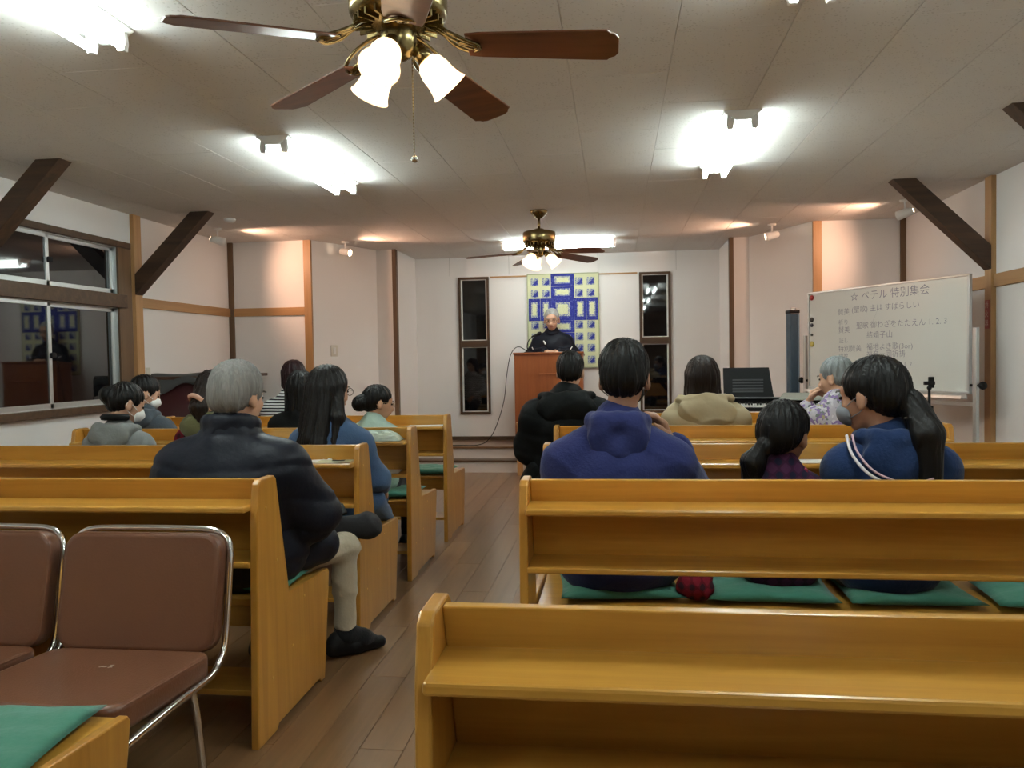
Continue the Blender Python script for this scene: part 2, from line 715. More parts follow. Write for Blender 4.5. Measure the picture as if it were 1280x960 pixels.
ce = struct('ceiling', MB().box((XL - .1, Y0 - .1, ZC + .004), (XR + .1, YC + .1, ZC + .1)).mesh('ceiling'), M_CEIL)
CW, CL = .4375, .905
cp_me = MB().box((.0012, .0012, 0), (CW - .0012, CL - .0012, .005), .0015, seg=1).mesh('ceiling_panel')
cp_me.materials.append(M_CEIL)
ix = -10
while 0.25 + ix * CW < XR:
    x = 0.25 + ix * CW
    y = 3.243 - 3 * CL + (CL / 2 if ix % 2 else 0)
    while y < YC:
        if x + CW > XL:
            o = link('ceiling_panel', cp_me, None, ce, (max(x, XL), y, ZC))
            wd = min(x + CW, XR) - max(x, XL)
            o.scale.x = wd / CW
            if y + CL > YC:
                o.scale.y = (YC - y) / CL
        y += CL
    ix += 1

# left wall with the wide window
WY0, WY1, WZ0, WZ1 = 4.50, 6.20, 0.97, 2.29
m = MB()
m.box((XL - .12, Y0, 0), (XL, WY0, ZC)).box((XL - .12, WY1, 0), (XL, YA + .1, ZC))
m.box((XL - .12, WY0, 0), (XL, WY1, WZ0)).box((XL - .12, WY0, WZ1), (XL, WY1, ZC))
struct('wall_left', m.mesh('wall_left'), M_WALL)
struct('wall_right', MB().box((XR, Y0, 0), (XR + .12, YA + .1, ZC)).mesh('wall_right'), M_WALL)
struct('wall_rear', MB().box((XL - .1, Y0 - .12, 0), (XR + .1, Y0, ZC)).mesh('wall_rear'), M_DPOST)
# stepped and slanting walls beside the platform
m = MB()
m.prism([(XL - .1, YA), (XLA, YA), (XLB, YB), (XLC, YB), (XLC, YC + .1), (XL - .1, YC + .1)], 0, ZC, 'Z')
struct('wall_front_left', m.mesh('wall_front_left'), M_WALL)
m = MB()
m.prism([(XR + .1, YA), (XRA, YA), (XRB, YB), (XRC, YB), (XRC, YC + .1), (XR + .1, YC + .1)], 0, ZC, 'Z')
struct('wall_front_right', m.mesh('wall_front_right'), M_WALL)
# front wall with two slit windows
SW = [(-1.94, -1.555), (.295, .67)]
SZ0, SZ1 = .605, 2.315
m = MB()
xs = [XLC, SW[0][0], SW[0][1], SW[1][0], SW[1][1], XRC]
for a, b in ((0, 1), (2, 3), (4, 5)):
    m.box((xs[a], YC, 0), (xs[b], YC + .12, ZC))
for a, b in SW:
    m.box((a, YC, 0), (b, YC + .12, SZ0)).box((a, YC, SZ1), (b, YC + .12, ZC))
struct('wall_front', m.mesh('wall_front'), M_WALL)
# platform of two steps
m = MB()
m.box((XLC, 9.03, 0), (XRC, 9.22, .12))
m.box((XLC, 9.20, 0), (XRC, YC, ZST - .025))
st = struct('floor_platform', m.mesh('floor_platform'), plain('riser_white', (.70, .66, .63), .6))
m = MB()
m.box((XLC, 9.01, .12), (XRC, 9.22, .14), .004)
m.build('step_tread', M_FRAME, st)
m = MB()
m.box((XLC, 9.18, ZST - .025), (XRC, YC, ZST), .004)
m.build('platform_boards', M_FLOOR, st)
bb = struct('baseboard_front', MB().box((XLC, YC - .015, ZST), (XRC, YC, ZST + .045), .003).mesh('baseboard_front'), M_FRAME)
# posts and rails
tn = [0]


def trim(lo, hi, mat, bev=.003):
    tn[0] += 1
    return struct('trim_%d' % tn[0], MB().box(lo, hi, bev).mesh('trim'), mat)


trim((XL - .01, 6.36, 0), (XL + .035, 6.465, ZC), M_POST)
trim((XR - .035, 6.26, 0), (XR + .01, 6.365, ZC), M_POST)
trim((XL - .01, YA - .02, 0), (XL + .055, YA + .01, ZC), M_DPOST)
trim((XR - .05, YA - .02, 0), (XR + .01, YA + .01, ZC), M_DPOST)
trim((XLA - .075, YA - .025, 0), (XLA + .005, YA + .05, ZC), M_POST)
trim((XRA - .005, YA - .025, 0), (XRA + .075, YA + .05, ZC), M_POST)
trim((XLC - .03, YB - .02, 0), (XLC + .015, YB + .06, ZC), M_DPOST)
trim((XRC - .015, YB - .02, 0), (XRC + .03, YB + .06, ZC), M_DPOST)
RZ0, RZ1 = 1.785, 1.87
M_RAILY = wood('light_rail_y', (.36, .19, .075), (.48, .27, .11), .45, 1.0, 'Y', coat=.1)
trim((XL - .01, 6.465, RZ0), (XL + .02, YA - .02, RZ1), M_RAILY)
trim((XL + .055, YA - .018, RZ0), (XLA - .075, YA + .01, RZ1), M_RAIL)
trim((XRA + .075, YA - .018, RZ0), (XR - .05, YA + .01, RZ1), M_RAIL)
trim((XR - .02, 6.365, RZ0 - .03), (XR + .01, YA - .02, RZ1 - .02), M_RAILY)
trim((XR - .02, 2.0, RZ0 - .03), (XR + .01, 6.26, RZ1 - .02), M_RAILY)
# thin picture rail between the slit windows
trim((SW[0][1] + .02, YC - .018, 2.300), (SW[1][0] - .02, YC, 2.318), M_RAIL, .002)
for jx in (-2.05, -1.30, -.20, .74):
    trim((jx - .002, YC - .002, SZ1 + .02), (jx + .002, YC, ZC), plain('joint', (.45, .43, .41), .9), 0)


def window(name, parent_builder):
    o = link(name, None)
    o['kind'] = 'structure'
    parent_builder(o)
    return o


def side_window(o):
    # wooden casing
    for nm, lo, hi in (('lintel', (XL - .06, WY0 - .03, WZ1 - .03), (XL + .045, WY1 + .10, WZ1 + .02)),
                       ('sill', (XL - .06, WY0 - .03, WZ0 - .04), (XL + .06, WY1 + .10, WZ0 + .015)),
                       ('transom', (XL - .06, WY0, 1.765), (XL + .055, WY1 + .02, 1.875)),
                       ('jamb', (XL - .06, WY1 - .06, WZ0), (XL + .03, WY1 + .12, WZ1 - .02)),
                       ('jamb', (XL - .06, WY0 - .12, WZ0), (XL + .03, WY0 + .02, WZ1 - .02))):
        MB().box(lo, hi, .004).build(nm, M_FRAME if nm != 'jamb' else M_DPOST, o)
    ya, yb = WY0 + .02, WY1 - .06
    mid = 5.335
    for z0, z1 in ((1.875, WZ1 - .03), (WZ0 + .015, 1.765)):
        for k, (a, b, dx) in enumerate(((ya, mid + .03, -.012), (mid - .03, yb, -.035))):
            x0 = XL + dx
            f = MB()
            t = .034
            f.box((x0 - .012, a, z0), (x0 + .012, b, z0 + t * 1.25), .002)
            f.box((x0 - .012, a, z1 - t), (x0 + .012, b, z1), .002)
            f.box((x0 - .012, a, z0), (x0 + .012, a + t, z1), .002)
            f.box((x0 - .012, b - t, z0), (x0 + .012, b, z1), .002)
            fr = f.build('sash_frame', M_ALU, o)
            MB().box((x0 - .003, a + t, z0 + t), (x0 + .003, b - t, z1 - t)).build('pane', M_GLASS, fr)
        zc = (z0 + z1) / 2
        MB().box((XL - .0, mid + .005, zc - .02), (XL + .02, mid + .05, zc + .02), .006).build('latch', M_BLACK, o)
        f = MB()
        f.box((XL - .055, ya - .01, z0 - .012), (XL + .012, yb + .01, z0 + .006), .002)
        f.box((XL - .055, ya - .01, z1 - .006), (XL + .012, yb + .01, z1 + .012), .002)
        f.box((XL - .055, yb - .002, z0), (XL + .012, yb + .022, z1), .002)
        f.build('track', M_ALU, o)


window('window_1', side_window)


def slit(a, b):
    def go(o):
        t = .028
        for nm, lo, hi in (('frame_head', (a, YC - .03, SZ1 - t), (b, YC + .06, SZ1)),
                           ('frame_foot', (a, YC - .03, SZ0), (b, YC + .06, SZ0 + t)),
                           ('frame_side', (a, YC - .03, SZ0 + t), (a + t, YC + .06, SZ1 - t)),
                           ('frame_side', (b - t, YC - .03, SZ0 + t), (b, YC + .06, SZ1 - t)),
                           ('mid_rail', (a + t, YC - .025, 1.445), (b - t, YC + .06, 1.525))):
            MB().box(lo, hi, .003).build(nm, M_FRAME, o)
        for z0, z1 in ((SZ0 + t, 1.445), (1.525, SZ1 - t)):
            f = MB()
            wv = .018
            f.box((a + t, YC + .0, z0), (a + t + wv, YC + .03, z1), .002)
            f.box((b - t - wv, YC + .0, z0), (b - t, YC + .03, z1), .002)
            f.box((a + t + wv, YC + .0, z0), (b - t - wv, YC + .03, z0 + .01), .002)
            f.box((a + t + wv, YC + .0, z1 - .01), (b - t - wv, YC + .03, z1), .002)
            s_ = f.build('sash', M_WHITE, o)
            MB().box((a + t + wv, YC + .012, z0 + .01), (b - t - wv, YC + .018, z1 - .01)).build('pane', M_GLASS, s_)
    return go


window('window_2', slit(*SW[0]))
window('window_3', slit(*SW[1]))


# dark braces from post to ceiling
def brace(x0, x1, y, label):
    a, b = Vector((x0, 0, 1.90)), Vector((x1, 0, ZC))
    s = 1 if x1 > x0 else -1
    wd = .115
    pts = [(x0, 1.885), (x1 + s * .02, ZC), (x1 - s * .145, ZC), (x0, 2.06)]
    o = MB().prism(pts, -wd / 2, wd / 2, 'Y', .004).build('roof_brace', M_BEAM, None, (0, y, 0))
    tag(o, label, 'beam', 'dark braces between posts and ceiling')


brace(XL + .035, -3.36, 6.41, 'dark wooden brace beside the wide window, rising from the light post')
brace(XL + .035, -3.36, 4.61, 'dark wooden brace at the left edge, crossing the window top')
brace(XR - .035, 2.05, 6.31, 'dark wooden brace above the right end of the whiteboard')
brace(XR - .035, 2.05, 4.52, 'dark brace tip at the upper right edge of the ceiling')


# ------------------------------------------------------------------ fluorescent lights
M_TUBE = emission('tube_glow', (.86, 1.0, .965), TUBE)


def make_tube_light():
    t = thing('fluorescent_light', 'x', 'ceiling light', group='twin-tube ceiling lights')
    L = 1.25
    m = MB()
    m.prism([(-.095, 0), (.095, 0), (.095, -.008), (.035, -.05), (-.035, -.05), (-.095, -.008)], -L / 2, L / 2, 'Y', .002, seg=1)
    m.build('base', M_WHITE, t)
    for s in (-1, 1):
        m = MB()
        m.tube([(s * .062, -L / 2 + .04, -.068), (s * .062, L / 2 - .04, -.068)], .0155, 12)
        m.build('tube', M_TUBE, t)
        for e in (-1, 1):
            m = MB()
            m.prism([(s * .062 - .014, -.02), (s * .062 + .014, -.012), (s * .062 + .02, -.06), (s * .062 + .014, -.09),
                     (s * .062 - .014, -.09), (s * .062 - .02, -.06)], e * (L / 2 - .04), e * (L / 2 - .012), 'Y', .004)
            m.build('socket', M_WHITE, t)
    return t


tl = make_tube_light()
first = True
for x, y, rz, lb in ((-1.885, 2.255, 0, 'twin-tube white ceiling light at the upper left corner of the picture'),
                     (.67, 2.255, 0, 'twin-tube ceiling light whose far end shows at the top right'),
                     (-1.885, 4.95, 0, 'twin-tube ceiling light left of the two fans, above the left pews'),
                     (.67, 4.95, 0, 'twin-tube ceiling light right of the fans, above the right pews'),
                     (-.60, 8.73, PI / 2, 'twin-tube ceiling light set crosswise behind the far fan'),
                     (-1.885, -.44, 0, 'twin-tube ceiling light over the left rear seats, behind the camera'),
                     (.67, -.44, 0, 'twin-tube ceiling light over the right rear seats, behind the camera')):
    o = tl if first else copy_tree(tl)
    first = False
    o.location = (x, y, ZC)
    o.rotation_euler.z = rz
    o['label'] = lb


# ------------------------------------------------------------------ ceiling fans
M_SHADE = emission('shade_glow', (1.0, .68, .38), 1.15)
M_BULB = emission('bulb_glow', (1.0, .60, .30), BULB)


def make_fan():
    t = thing('ceiling_fan', 'x', 'fan', group='brass ceiling fans')
    MB().lathe([(.075, 0), (.075, -.012), (.06, -.035), (.035, -.06), (.018, -.068)], 24).build('canopy', M_BRASS, t)
    MB().lathe([(.012, -.06), (.012, -.17)], 12).build('downrod', M_BRASS, t)
    m = MB()
    m.lathe([(.035, -.155), (.05, -.165), (.05, -.175)], 20)
    m.lathe([(.12, -.178), (.138, -.186), (.142, -.20), (.142, -.262), (.135, -.278), (.10, -.290), (.075, -.298)], 32)
    m.build('motor_housing', M_BRASS, t)
    m = MB()
    for i in range(24):
        a = 2 * PI * i / 24
        M = Matrix.Rotation(a, 4, 'Z')
        m.box((.078, -.003, -.305), (.13, .003, -.285), .001, M, 1)
    m.build('vent_ribs', M_BRASS, t)['kind'] = 'stuff'
    MB().lathe([(.05, -.295), (.052, -.34), (.046, -.375), (.03, -.392), (.012, -.40)], 20).build('light_hub', M_BRASS, t)
    for i in range(5):
        a = 2 * PI * i / 5
        M = Matrix.Rotation(a, 4, 'Z') @ Matrix.Translation((0, 0, -.352)) @ Matrix.Rotation(math.radians(3.9), 4, 'Y') @ Matrix.Rotation(math.radians(-12), 4, 'X')
        pts = [(.20, -.052), (.24, -.058), (.56, -.070), (.600, -.070), (.610, -.058), (.622, -.052), (.632, -.036), (.632, .036), (.622, .052),
               (.610, .058), (.600, .070), (.56, .070), (.24, .058), (.20, .052)]
        b = MB().prism(pts, -.003, .003, 'Z', .0015, M, 1).build('blade', M_BLADE, t)
        # curled brass bracket
        m = MB()
        Mb = Matrix.Rotation(a, 4, 'Z')
        for s in (-1, 1):
            loop = [(.085, 0, -.30), (.12, s * .02, -.315), (.155, s * .045, -.345), (.20, s * .042, -.368), (.235, s * .012, -.374),
                    (.215, s * -.012, -.372), (.175, s * -.004, -.358)]
            m.tube(smooth_path(loop, 4), .006, 6, False, Mb)
        m.tube([(.08, 0, -.30), (.14, 0, -.335), (.22, 0, -.374)], .007, 6, False, Mb)
        m.build('bracket', M_BRASS, b)
    for i in range(3):
        a = 2 * PI * i / 3 + .40
        M = Matrix.Rotation(a, 4, 'Z') @ Matrix.Translation((.062, 0, -.372)) @ Matrix.Rotation(math.radians(-42), 4, 'Y')
        arm = MB().lathe([(.02, 0.02), (.026, -.005), (.026, -.03)], 12, M).build('lamp_holder', M_BRASS, t)
        prof = [(.027, -.025), (.040, -.04), (.046, -.065), (.047, -.09), (.053, -.115), (.060, -.128)]
        inner = [(r - .003, z) for r, z in prof[::-1]]
        MB().lathe(prof + inner, 20, M, cap=False).build('glass_shade', M_SHADE, arm)
        MB().ball((0, 0, -.075), (.022, .022, .034), M).build('bulb', M_BULB, arm)
    return t


fan = make_fan()
fan.location = (-.61, 2.30, ZC)
fan.rotation_euler.z = math.radians(0)
fan['label'] = 'near brass ceiling fan with walnut blades and long pull chain'
fan2 = copy_tree(fan)
fan2.location = (-.64, 6.95, ZC)
fan2.rotation_euler.z = math.radians(-30)
fan2['label'] = 'far brass ceiling fan hanging above the aisle before the platform'
m = MB()
m.tube([(.03, .03, -.385), (.032, .03, -.665)], .0012, 5)
for i in range(29):
    m.ball((.031, .03, -.39 - i * .0095), .0024, None, 6)
pc = m.build('pull_chain', M_BRASS, fan)
MB().ball((.032, .03, -.675), .011).build('pull_knob', M_CHROME, pc)
fan_l = pc


# ------------------------------------------------------------------ ceiling spotlights
def spot(loc, target, label, lit):
    t = thing('spotlight', label, 'spotlight', loc, 0, 'small white ceiling spotlights')
    MB().lathe([(.04, 0), (.04, -.014), (.012, -.018)], 16).build('mount', M_WHITE, t)
    MB().lathe([(.008, -.01), (.008, -.085)], 8).build('stem', M_WHITE, t)
    d = (Vector(target) - Vector(loc) - Vector((0, 0, -.11))).normalized()
    q = d.to_track_quat('-Z', 'Y').to_matrix().to_4x4()
    M = Matrix.Translation((0, 0, -.11)) @ q
    MB().lathe([(.018, .07), (.03, .06), (.034, .02), (.040, -.045), (.040, -.065), (.036, -.065), (.034, -.05)], 18, M, cap=False).build('head', M_WHITE, t)
    MB().lathe([(.002, -.047), (.0335, -.05), (.0335, -.046)], 18, M).build('lamp_face', emission('spot_glow', (1, .74, .52), 14), t)
    ld = bpy.data.lights.new('spot_beam', 'SPOT')
    ld.energy = SPOT_W * lit
    ld.color = (1, .56, .36)
    ld.spot_size = math.radians(110)
    ld.spot_blend = .7
    ld.shadow_soft_size = .03
    lo = bpy.data.objects.new('spot_beam', ld)
    COL.objects.link(lo)
    lo.parent = t
    lo.matrix_local = Matrix.Translation((0, 0, -.11)) @ q @ Matrix.Translation((0, 0, -.07))


spot((-3.70, 7.20, ZC), (-.8, 9.5, 1.55), 'white spotlight by the left wall above the covered piano', 1.0)
spot((-2.83, 8.29, ZC), (1.2, 7.0, 1.5), 'glowing white spotlight above the light switch', 1.0)
spot((1.53, 8.17, ZC), (-3.4, 8.0, 1.5), 'white spotlight above the tall blue case', .8)
spot((2.415, 7.14, ZC), (-.6, 9.5, 1.55), 'white spotlight above the whiteboard beside the brace', 1.0)
sd = MB().lathe([(.05, 0), (.05, -.012), (.035, -.03), (.01, -.032)], 20).build('smoke_detector', M_WHITE, None, (-3.35, 6.75, ZC))
tag(sd, 'small round white detector on the ceiling near the left spotlight', 'detector')

# ------------------------------------------------------------------ pews
PEW_L = 2.17
ROWS = [1.16, 2.52, 3.60, 4.56, 5.58]
PT = .028


def make_pew():
    t = thing('pew', 'x', 'pew', group='honey-coloured wooden pews')
    prof = [(0, 0), (.035, .80), (.055, .888), (.075, .902), (.175, .902), (.193, .888), (.285, .455), (.685, .437),
            (.695, .42), (.62, 0), (.58, 0), (.56, .018), (.17, .018), (.15, 0)]
    hl = PEW_L / 2
    me = MB().prism(prof, -PT / 2, PT / 2, 'X', .005).mesh('end_panel')
    for s in (-1, 1):
        e = link('end_panel', me, M_PINEV, t, (s * (hl - PT / 2), 0, 0))
        pm = MB()
        for py, pz in ((.10, .80), (.18, .60), (.42, .40), (.30, .25), (.12, .20)):
            M = Matrix.Translation((s * PT / 2, py, pz)) @ Matrix.Rotation(PI / 2, 4, 'Y')
            pm.lathe([(.006, -.001), (.006, .0012)], 8, M)
        pm.build('dowel_plug', plain('dowel', (.66, .40, .12), .4), e)['kind'] = 'stuff'
    a, b = -hl + PT, hl - PT
    MB().prism([(.118, .896), (.145, .896), (.24, .605), (.213, .605)], a, b, 'X', .004).build('back_board', M_PINE, t)
    MB().box((a - .004, -.012, .800), (b + .004, .155, .822), .006).build('book_shelf', M_PINE, t)
    MB().box((a - .002, .02, .608), (b + .002, .22, .628), .005).build('lower_shelf', M_PINE, t)
    MB().box((a, .255, .405), (b, .69, .430), .006).build('seat', M_PINE, t)
    MB().box((a, .26, .33), (b, .285, .405), .003).build('seat_rail', M_PINE, t)
    MB().box((a, .60, .34), (b, .622, .405), .003).build('seat_rail', M_PINE, t)
    MB().box((a, .12, .13), (b, .33, .150), .004).build('foot_shelf', M_PINE, t)
    MB().box((-.014, .13, 0), (.014, .60, .405), .003).build('support', M_PINEV, t)
    return t


XPL = -1.200 - PEW_L / 2
XPR = -.315 + PEW_L / 2
pew = make_pew()
lab = {('L', 0): 'left rear pew at the bottom left corner, with green cushion on its end',
       ('L', 1): 'left pew directly behind the brown vinyl chairs, grey-haired man seated on it',
       ('L', 2): 'left pew whose rear shelf holds pale leaflets, woman in denim at its end',
       ('L', 3): 'left pew with clear plastic packet on its rear shelf',
       ('L', 4): 'left frontmost pew, nearest the platform, paper on its rear shelf',
       ('R', 0): 'large empty right pew in the foreground, nearest the camera',
       ('R', 1): 'right pew with the man in blue hoodie seated on it',
       ('R', 2): 'empty right pew with a white paper on its shelf before the girl',
       ('R', 3): 'right pew on which woman in the tan coat sits',
       ('R', 4): 'right frontmost pew, nearest the electronic keyboard'}
first = True
PEWX = {}
for side, cx in (('L', XPL), ('R', XPR)):
    for i, y in enumerate(ROWS):
        o = pew if first else copy_tree(pew)
        first = False
        x = cx + (0 if side == 'L' or i < 2 else (-.02, -.045, -.05)[i - 2])
        o.location = (x, y + (.0 if not (side == 'L' and i == 0) else -.03), 0)
        o['label'] = lab[(side, i)]
        PEWX[(side, i)] = x

# seat cushions
rc = random.Random(5)


def cushion_mesh(seed, w_=.44, d_=.38, h=.05):
    r = random.Random(seed)
    n = 14
    V, Fc = [], []
    ph = [r.uniform(0, 6.28) for _ in range(6)]
    for side in (1, -1):
        for j in range(n + 1):
            for i in range(n + 1):
                u, v = i / n * 2 - 1, j / n * 2 - 1
                e = max(0, (1 - abs(u) ** 3.0)) ** .45 * max(0, (1 - abs(v) ** 3.0)) ** .45
                pin = 1 - .06 * (1 - abs(u)) * abs(v) ** 2
                wr = .004 * math.sin(7 * u + 3 * v + ph[0]) + .003 * math.sin(11 * v - 4 * u + ph[1])
                z = side * (h / 2) * e + (wr * e if side > 0 else 0) + h / 2
                V.append((u * w_ / 2 * (1 - .05 * (1 - v * v)), v * d_ / 2 * (1 - .05 * (1 - u * u)) * pin, z))
    N = (n + 1) ** 2
    for s in (0, 1):
        for j in range(n):
            for i in range(n):
                a = s * N + j * (n + 1) + i
                q = (a, a + 1, a + n + 2, a + n + 1)
                Fc.append(q if s == 0 else q[::-1])
    me = me_from('cushion', V, Fc, True)
    b = bmesh.new()
    b.from_mesh(me)
    bmesh.ops.remove_doubles(b, verts=b.verts, dist=.0005)
    b.to_mesh(me)
    b.free()
    me.materials.append(M_GREEN)
    return me


cm = [cushion_mesh(s) for s in range(4)]
for x, y, k, rz, lb in ((-1.46, ROWS[0] + .455, 0, .12, 'green seat cushion at the bottom left corner, on the rear pew'),
                        (-1.45, ROWS[1] + .48, 1, .02, 'green seat cushion under the grey-haired man'),
                        (-2.55, ROWS[2] + .48, 3, 0, 'green seat cushion under woman in grey hoodie'),
                        (-1.50, ROWS[2] + .48, 2, 0, 'green seat cushion under the woman in denim'),
                        (-1.47, ROWS[3] + .47, 3, .05, 'dark green cushion under the child in mint, by the aisle'),
                        (-1.46, ROWS[4] + .47, 0, -.03, 'green cushion alone on the end of the frontmost left pew'),
                        (0.0, ROWS[1] + .48, 1, .1, 'green seat cushion under man in blue hoodie'),
                        (.535, ROWS[1] + .48, 2, -.03, 'green seat cushion under the girl with low ponytail'),
                        (.995, ROWS[1] + .48, 3, .02, 'green seat cushion under woman in navy hooded top'),
                        (1.475, ROWS[1] + .47, 0, -.04, 'green seat cushion at the right edge, beside the white sleeve'),
                        (-.17, ROWS[3] + .48, 1, 0, 'green seat cushion under person in black hooded coat'),
                        (.53, ROWS[3] + .48, 2, 0, 'green seat cushion under woman in tan coat')):
    o = link('seat_cushion', cm[k], None, None, (x, y, .430), (0, 0, rz))
    tag(o, lb, 'cushion', 'green seat cushions on the pews')


# ------------------------------------------------------------------ brown vinyl chairs facing the rear
def pad_mesh(w_, d_, h, crown=.012, r=.06):
    b = bmesh.new()
    bmesh.ops.create_cube(b, size=1)
    for v in b.verts:
        v.co = Vector((v.co.x * w_, v.co.y * d_, v.co.z * h))
    vert = [e for e in b.edges if abs(e.verts[0].co.z - e.verts[1].co.z) > h * .5]
    bmesh.ops.bevel(b, geom=vert, offset=r, segments=6, affect='EDGES', profile=.5)
    hor = [e for e in b.edges if abs(e.verts[0].co.z - e.verts[1].co.z) < 1e-5 and len(e.link_faces) == 2 and
           abs(e.link_faces[0].normal.z - e.link_faces[1].normal.z) > .5]
    bmesh.ops.bevel(b, geom=hor, offset=min(h * .33, .018), segments=3, affect='EDGES', profile=.6)
    me = bpy.data.meshes.new('pad')
    b.to_mesh(me)
    b.free()
    me.polygons.foreach_set('use_smooth', [len(p.vertices) == 4 for p in me.polygons])
    return me


def welt(w_, d_, z, r=.06):
    pts = []
    for cx, cy, a0 in ((1, 1, 0), (-1, 1, 90), (-1, -1, 180), (1, -1, 270)):
        for k in range(7):
            a = math.radians(a0 + 15 * k)
            pts.append((cx * (w_ / 2 - r) + r * math.cos(a), cy * (d_ / 2 - r) + r * math.sin(a), z))
    return MB().tube(pts, .004, 6, True)


def make_chair():
    t = thing('vinyl_chair', 'x', 'chair', group='brown vinyl chairs facing the rear')
    # local: +y is where the sitter looks
    Ms = Matrix.Translation((0, .02, .385)) @ Matrix.Rotation(math.radians(4), 4, 'X')
    s = link('seat', pad_mesh(.535, .50, .075), M_BROWNV, t)
    s.data.transform(Ms)
    w1 = welt(.525, .49, .03).mesh('seat_welt')
    w1.transform(Ms)
    link('seat_welt', w1, M_BROWNV, s)
    Mb = Matrix.Translation((0, -.282, .574)) @ Matrix.Rotation(math.radians(90 + 12), 4, 'X')
    b = link('backrest', pad_mesh(.535, .37, .065), M_BROWNV, t)
    b.data.transform(Mb)
    w2 = welt(.525, .36, -.026).mesh('back_welt')
    w2.transform(Mb)
    link('back_welt', w2, M_BROWNV, b)
    # bent chrome frame: round the back, down, forward along the seat
    for s_ in (1,):
        pts = []
        for sx in (1, -1):
            side = [(sx * .275, .30, .335), (sx * .278, .05, .345), (sx * .278, -.17, .345), (sx * .278, -.245, .375), (sx * .278, -.28, .43),
                    (sx * .278, -.318, .63), (sx * .275, -.333, .695), (sx * .258, -.343, .735), (sx * .215, -.349, .757), (sx * .12, -.351, .762)]
            pts += side if sx == 1 else side[::-1]
        MB().tube(smooth_path(pts, 4), .011, 8).build('frame', M_CHROME, t)
    for sx in (1, -1):
        MB().tube(smooth_path([(sx * .22, .24, .345), (sx * .225, .25, .2), (sx * .23, .255, 0)], 3), .0125, 8).build('leg', M_CHROME, t)
        MB().tube(smooth_path([(sx * .22, -.16, .345), (sx * .225, -.19, .2), (sx * .23, -.21, 0)], 3), .0125, 8).build('leg', M_CHROME, t)
    MB().tube([(-.22, .24, .33), (.22, .24, .33)], .01, 8).build('cross_bar', M_CHROME, t)
    MB().tube([(-.22, -.16, .33), (.22, -.16, .33)], .01, 8).build('cross_bar', M_CHROME, t)
    return t


ch = make_chair()
ch.location = (-1.515, 2.105, 0)
ch.rotation_euler.z = PI
ch['label'] = 'brown vinyl chair with chrome frame nearest the aisle'
ch2 = copy_tree(ch)
ch2.location = (-2.098, 2.105, 0)
ch2['label'] = 'brown vinyl chair cut by the left edge of the picture'
ST = MB()
for k in range(9):
    r = random.Random(k)
    ST.ball((r.uniform(-.02, .02), r.uniform(-.012, .012), 0), (r.uniform(.003, .008), r.uniform(.002, .006), .0008), None, 8)
cr_ = ST.build('worn_spot', plain('worn', (.50, .44, .36), .8), ch, (-.03, -.05, .4195), (math.radians(4), 0, 0))

# ------------------------------------------------------------------ lectern, table, microphone
t = thing('lectern', 'reddish brown wooden lectern on the platform before the speaker', 'lectern', (-.775, 9.33, ZST))
LW, LD, LH = .80, .28, 1.06
MB().box((-LW / 2, 0, 0), (LW / 2, .022, LH), .003).build('front_panel', M_LECT, t)
for s in (-1, 1):
    MB().box((s * LW / 2 - (.022 if s > 0 else 0), .022, 0), (s * LW / 2 + (.022 if s < 0 else 0), LD, LH), .003).build('side_panel', M_LECT, t)
MB().prism([(-.015, LH), (-.015, LH + .022), (LD, LH - .01), (LD, LH - .032)], -LW / 2 - .012, LW / 2 + .012, 'X', .004).build('top', M_LECT, t)
MB().box((-LW / 2 + .022, .03, .55), (LW / 2 - .022, LD - .02, .57), .002).build('shelf', M_LECT, t)
MB().box((-.11, -.012, .82), (.34, .0, .835), .002).build('front_ledge', M_LECT, t)

t = thing('low_table', 'low light wooden stand in front of the lectern', 'table', (-.70, 8.88, 0))
MB().box((-.40, -.10, .56), (.40, .10, .585), .004).build('table_top', M_RAIL, t)
for sx in (-1, 1):
    for sy in (-1, 1):
        MB().box((sx * .37 - .022, sy * .075 - .022, 0), (sx * .37 + .022, sy * .075 + .022, .56), .004).build('leg', M_POST, t)
MB().box((-.36, -.09, .42), (.36, .09, .438), .003).build('shelf', M_RAIL, t)

t = thing('microphone', 'black gooseneck microphone standing on the lectern', 'microphone', (-1.02, 9.45, ZST + LH + .013))
MB().lathe([(.055, 0), (.055, .012), (.02, .022), (.008, .03)], 18).build('base', M_BLACK, t)
MB().tube(smooth_path([(0, 0, .02), (-.012, 0, .08), (.005, .02, .15), (.055, .05, .20)], 6), .006, 8).build('gooseneck', M_BLACK, t)
Mm = Matrix.Translation((.055, .05, .20)) @ Vector((.8, .35, .35)).to_track_quat('Z', 'Y').to_matrix().to_4x4()
MB().lathe([(.009, -.02), (.012, .01), (.014, .06), (.021, .065), (.023, .085), (.018, .105), (.006, .112)], 14, Mm).build('capsule', M_BLACK, t)
cab = MB().tube(smooth_path([(-1.03, 9.44, 1.375), (-1.13, 9.36, 1.43), (-1.21, 9.30, 1.34), (-1.26, 9.29, 1.10), (-1.30, 9.30, .80), (-1.40, 9.32, .50),
                             (-1.50, 9.32, .34), (-1.62, 9.30, ZST + .006), (-1.85, 9.27, ZST + .005), (-2.2, 9.28, ZST + .005)], 6), .0045, 6).build(
    'microphone_cable', M_BLACK)
tag(cab, 'thin black cable running from the lectern down to the platform', 'cable')
bk = MB().box((-.13, -.09, 0), (.13, .09, .012), .003).build('open_book', M_PAPER, None, (-.73, 9.52, ZST + LH + .004), (math.radians(-5), 0, 0))
tag(bk, 'open book with white pages on the lectern top', 'book')

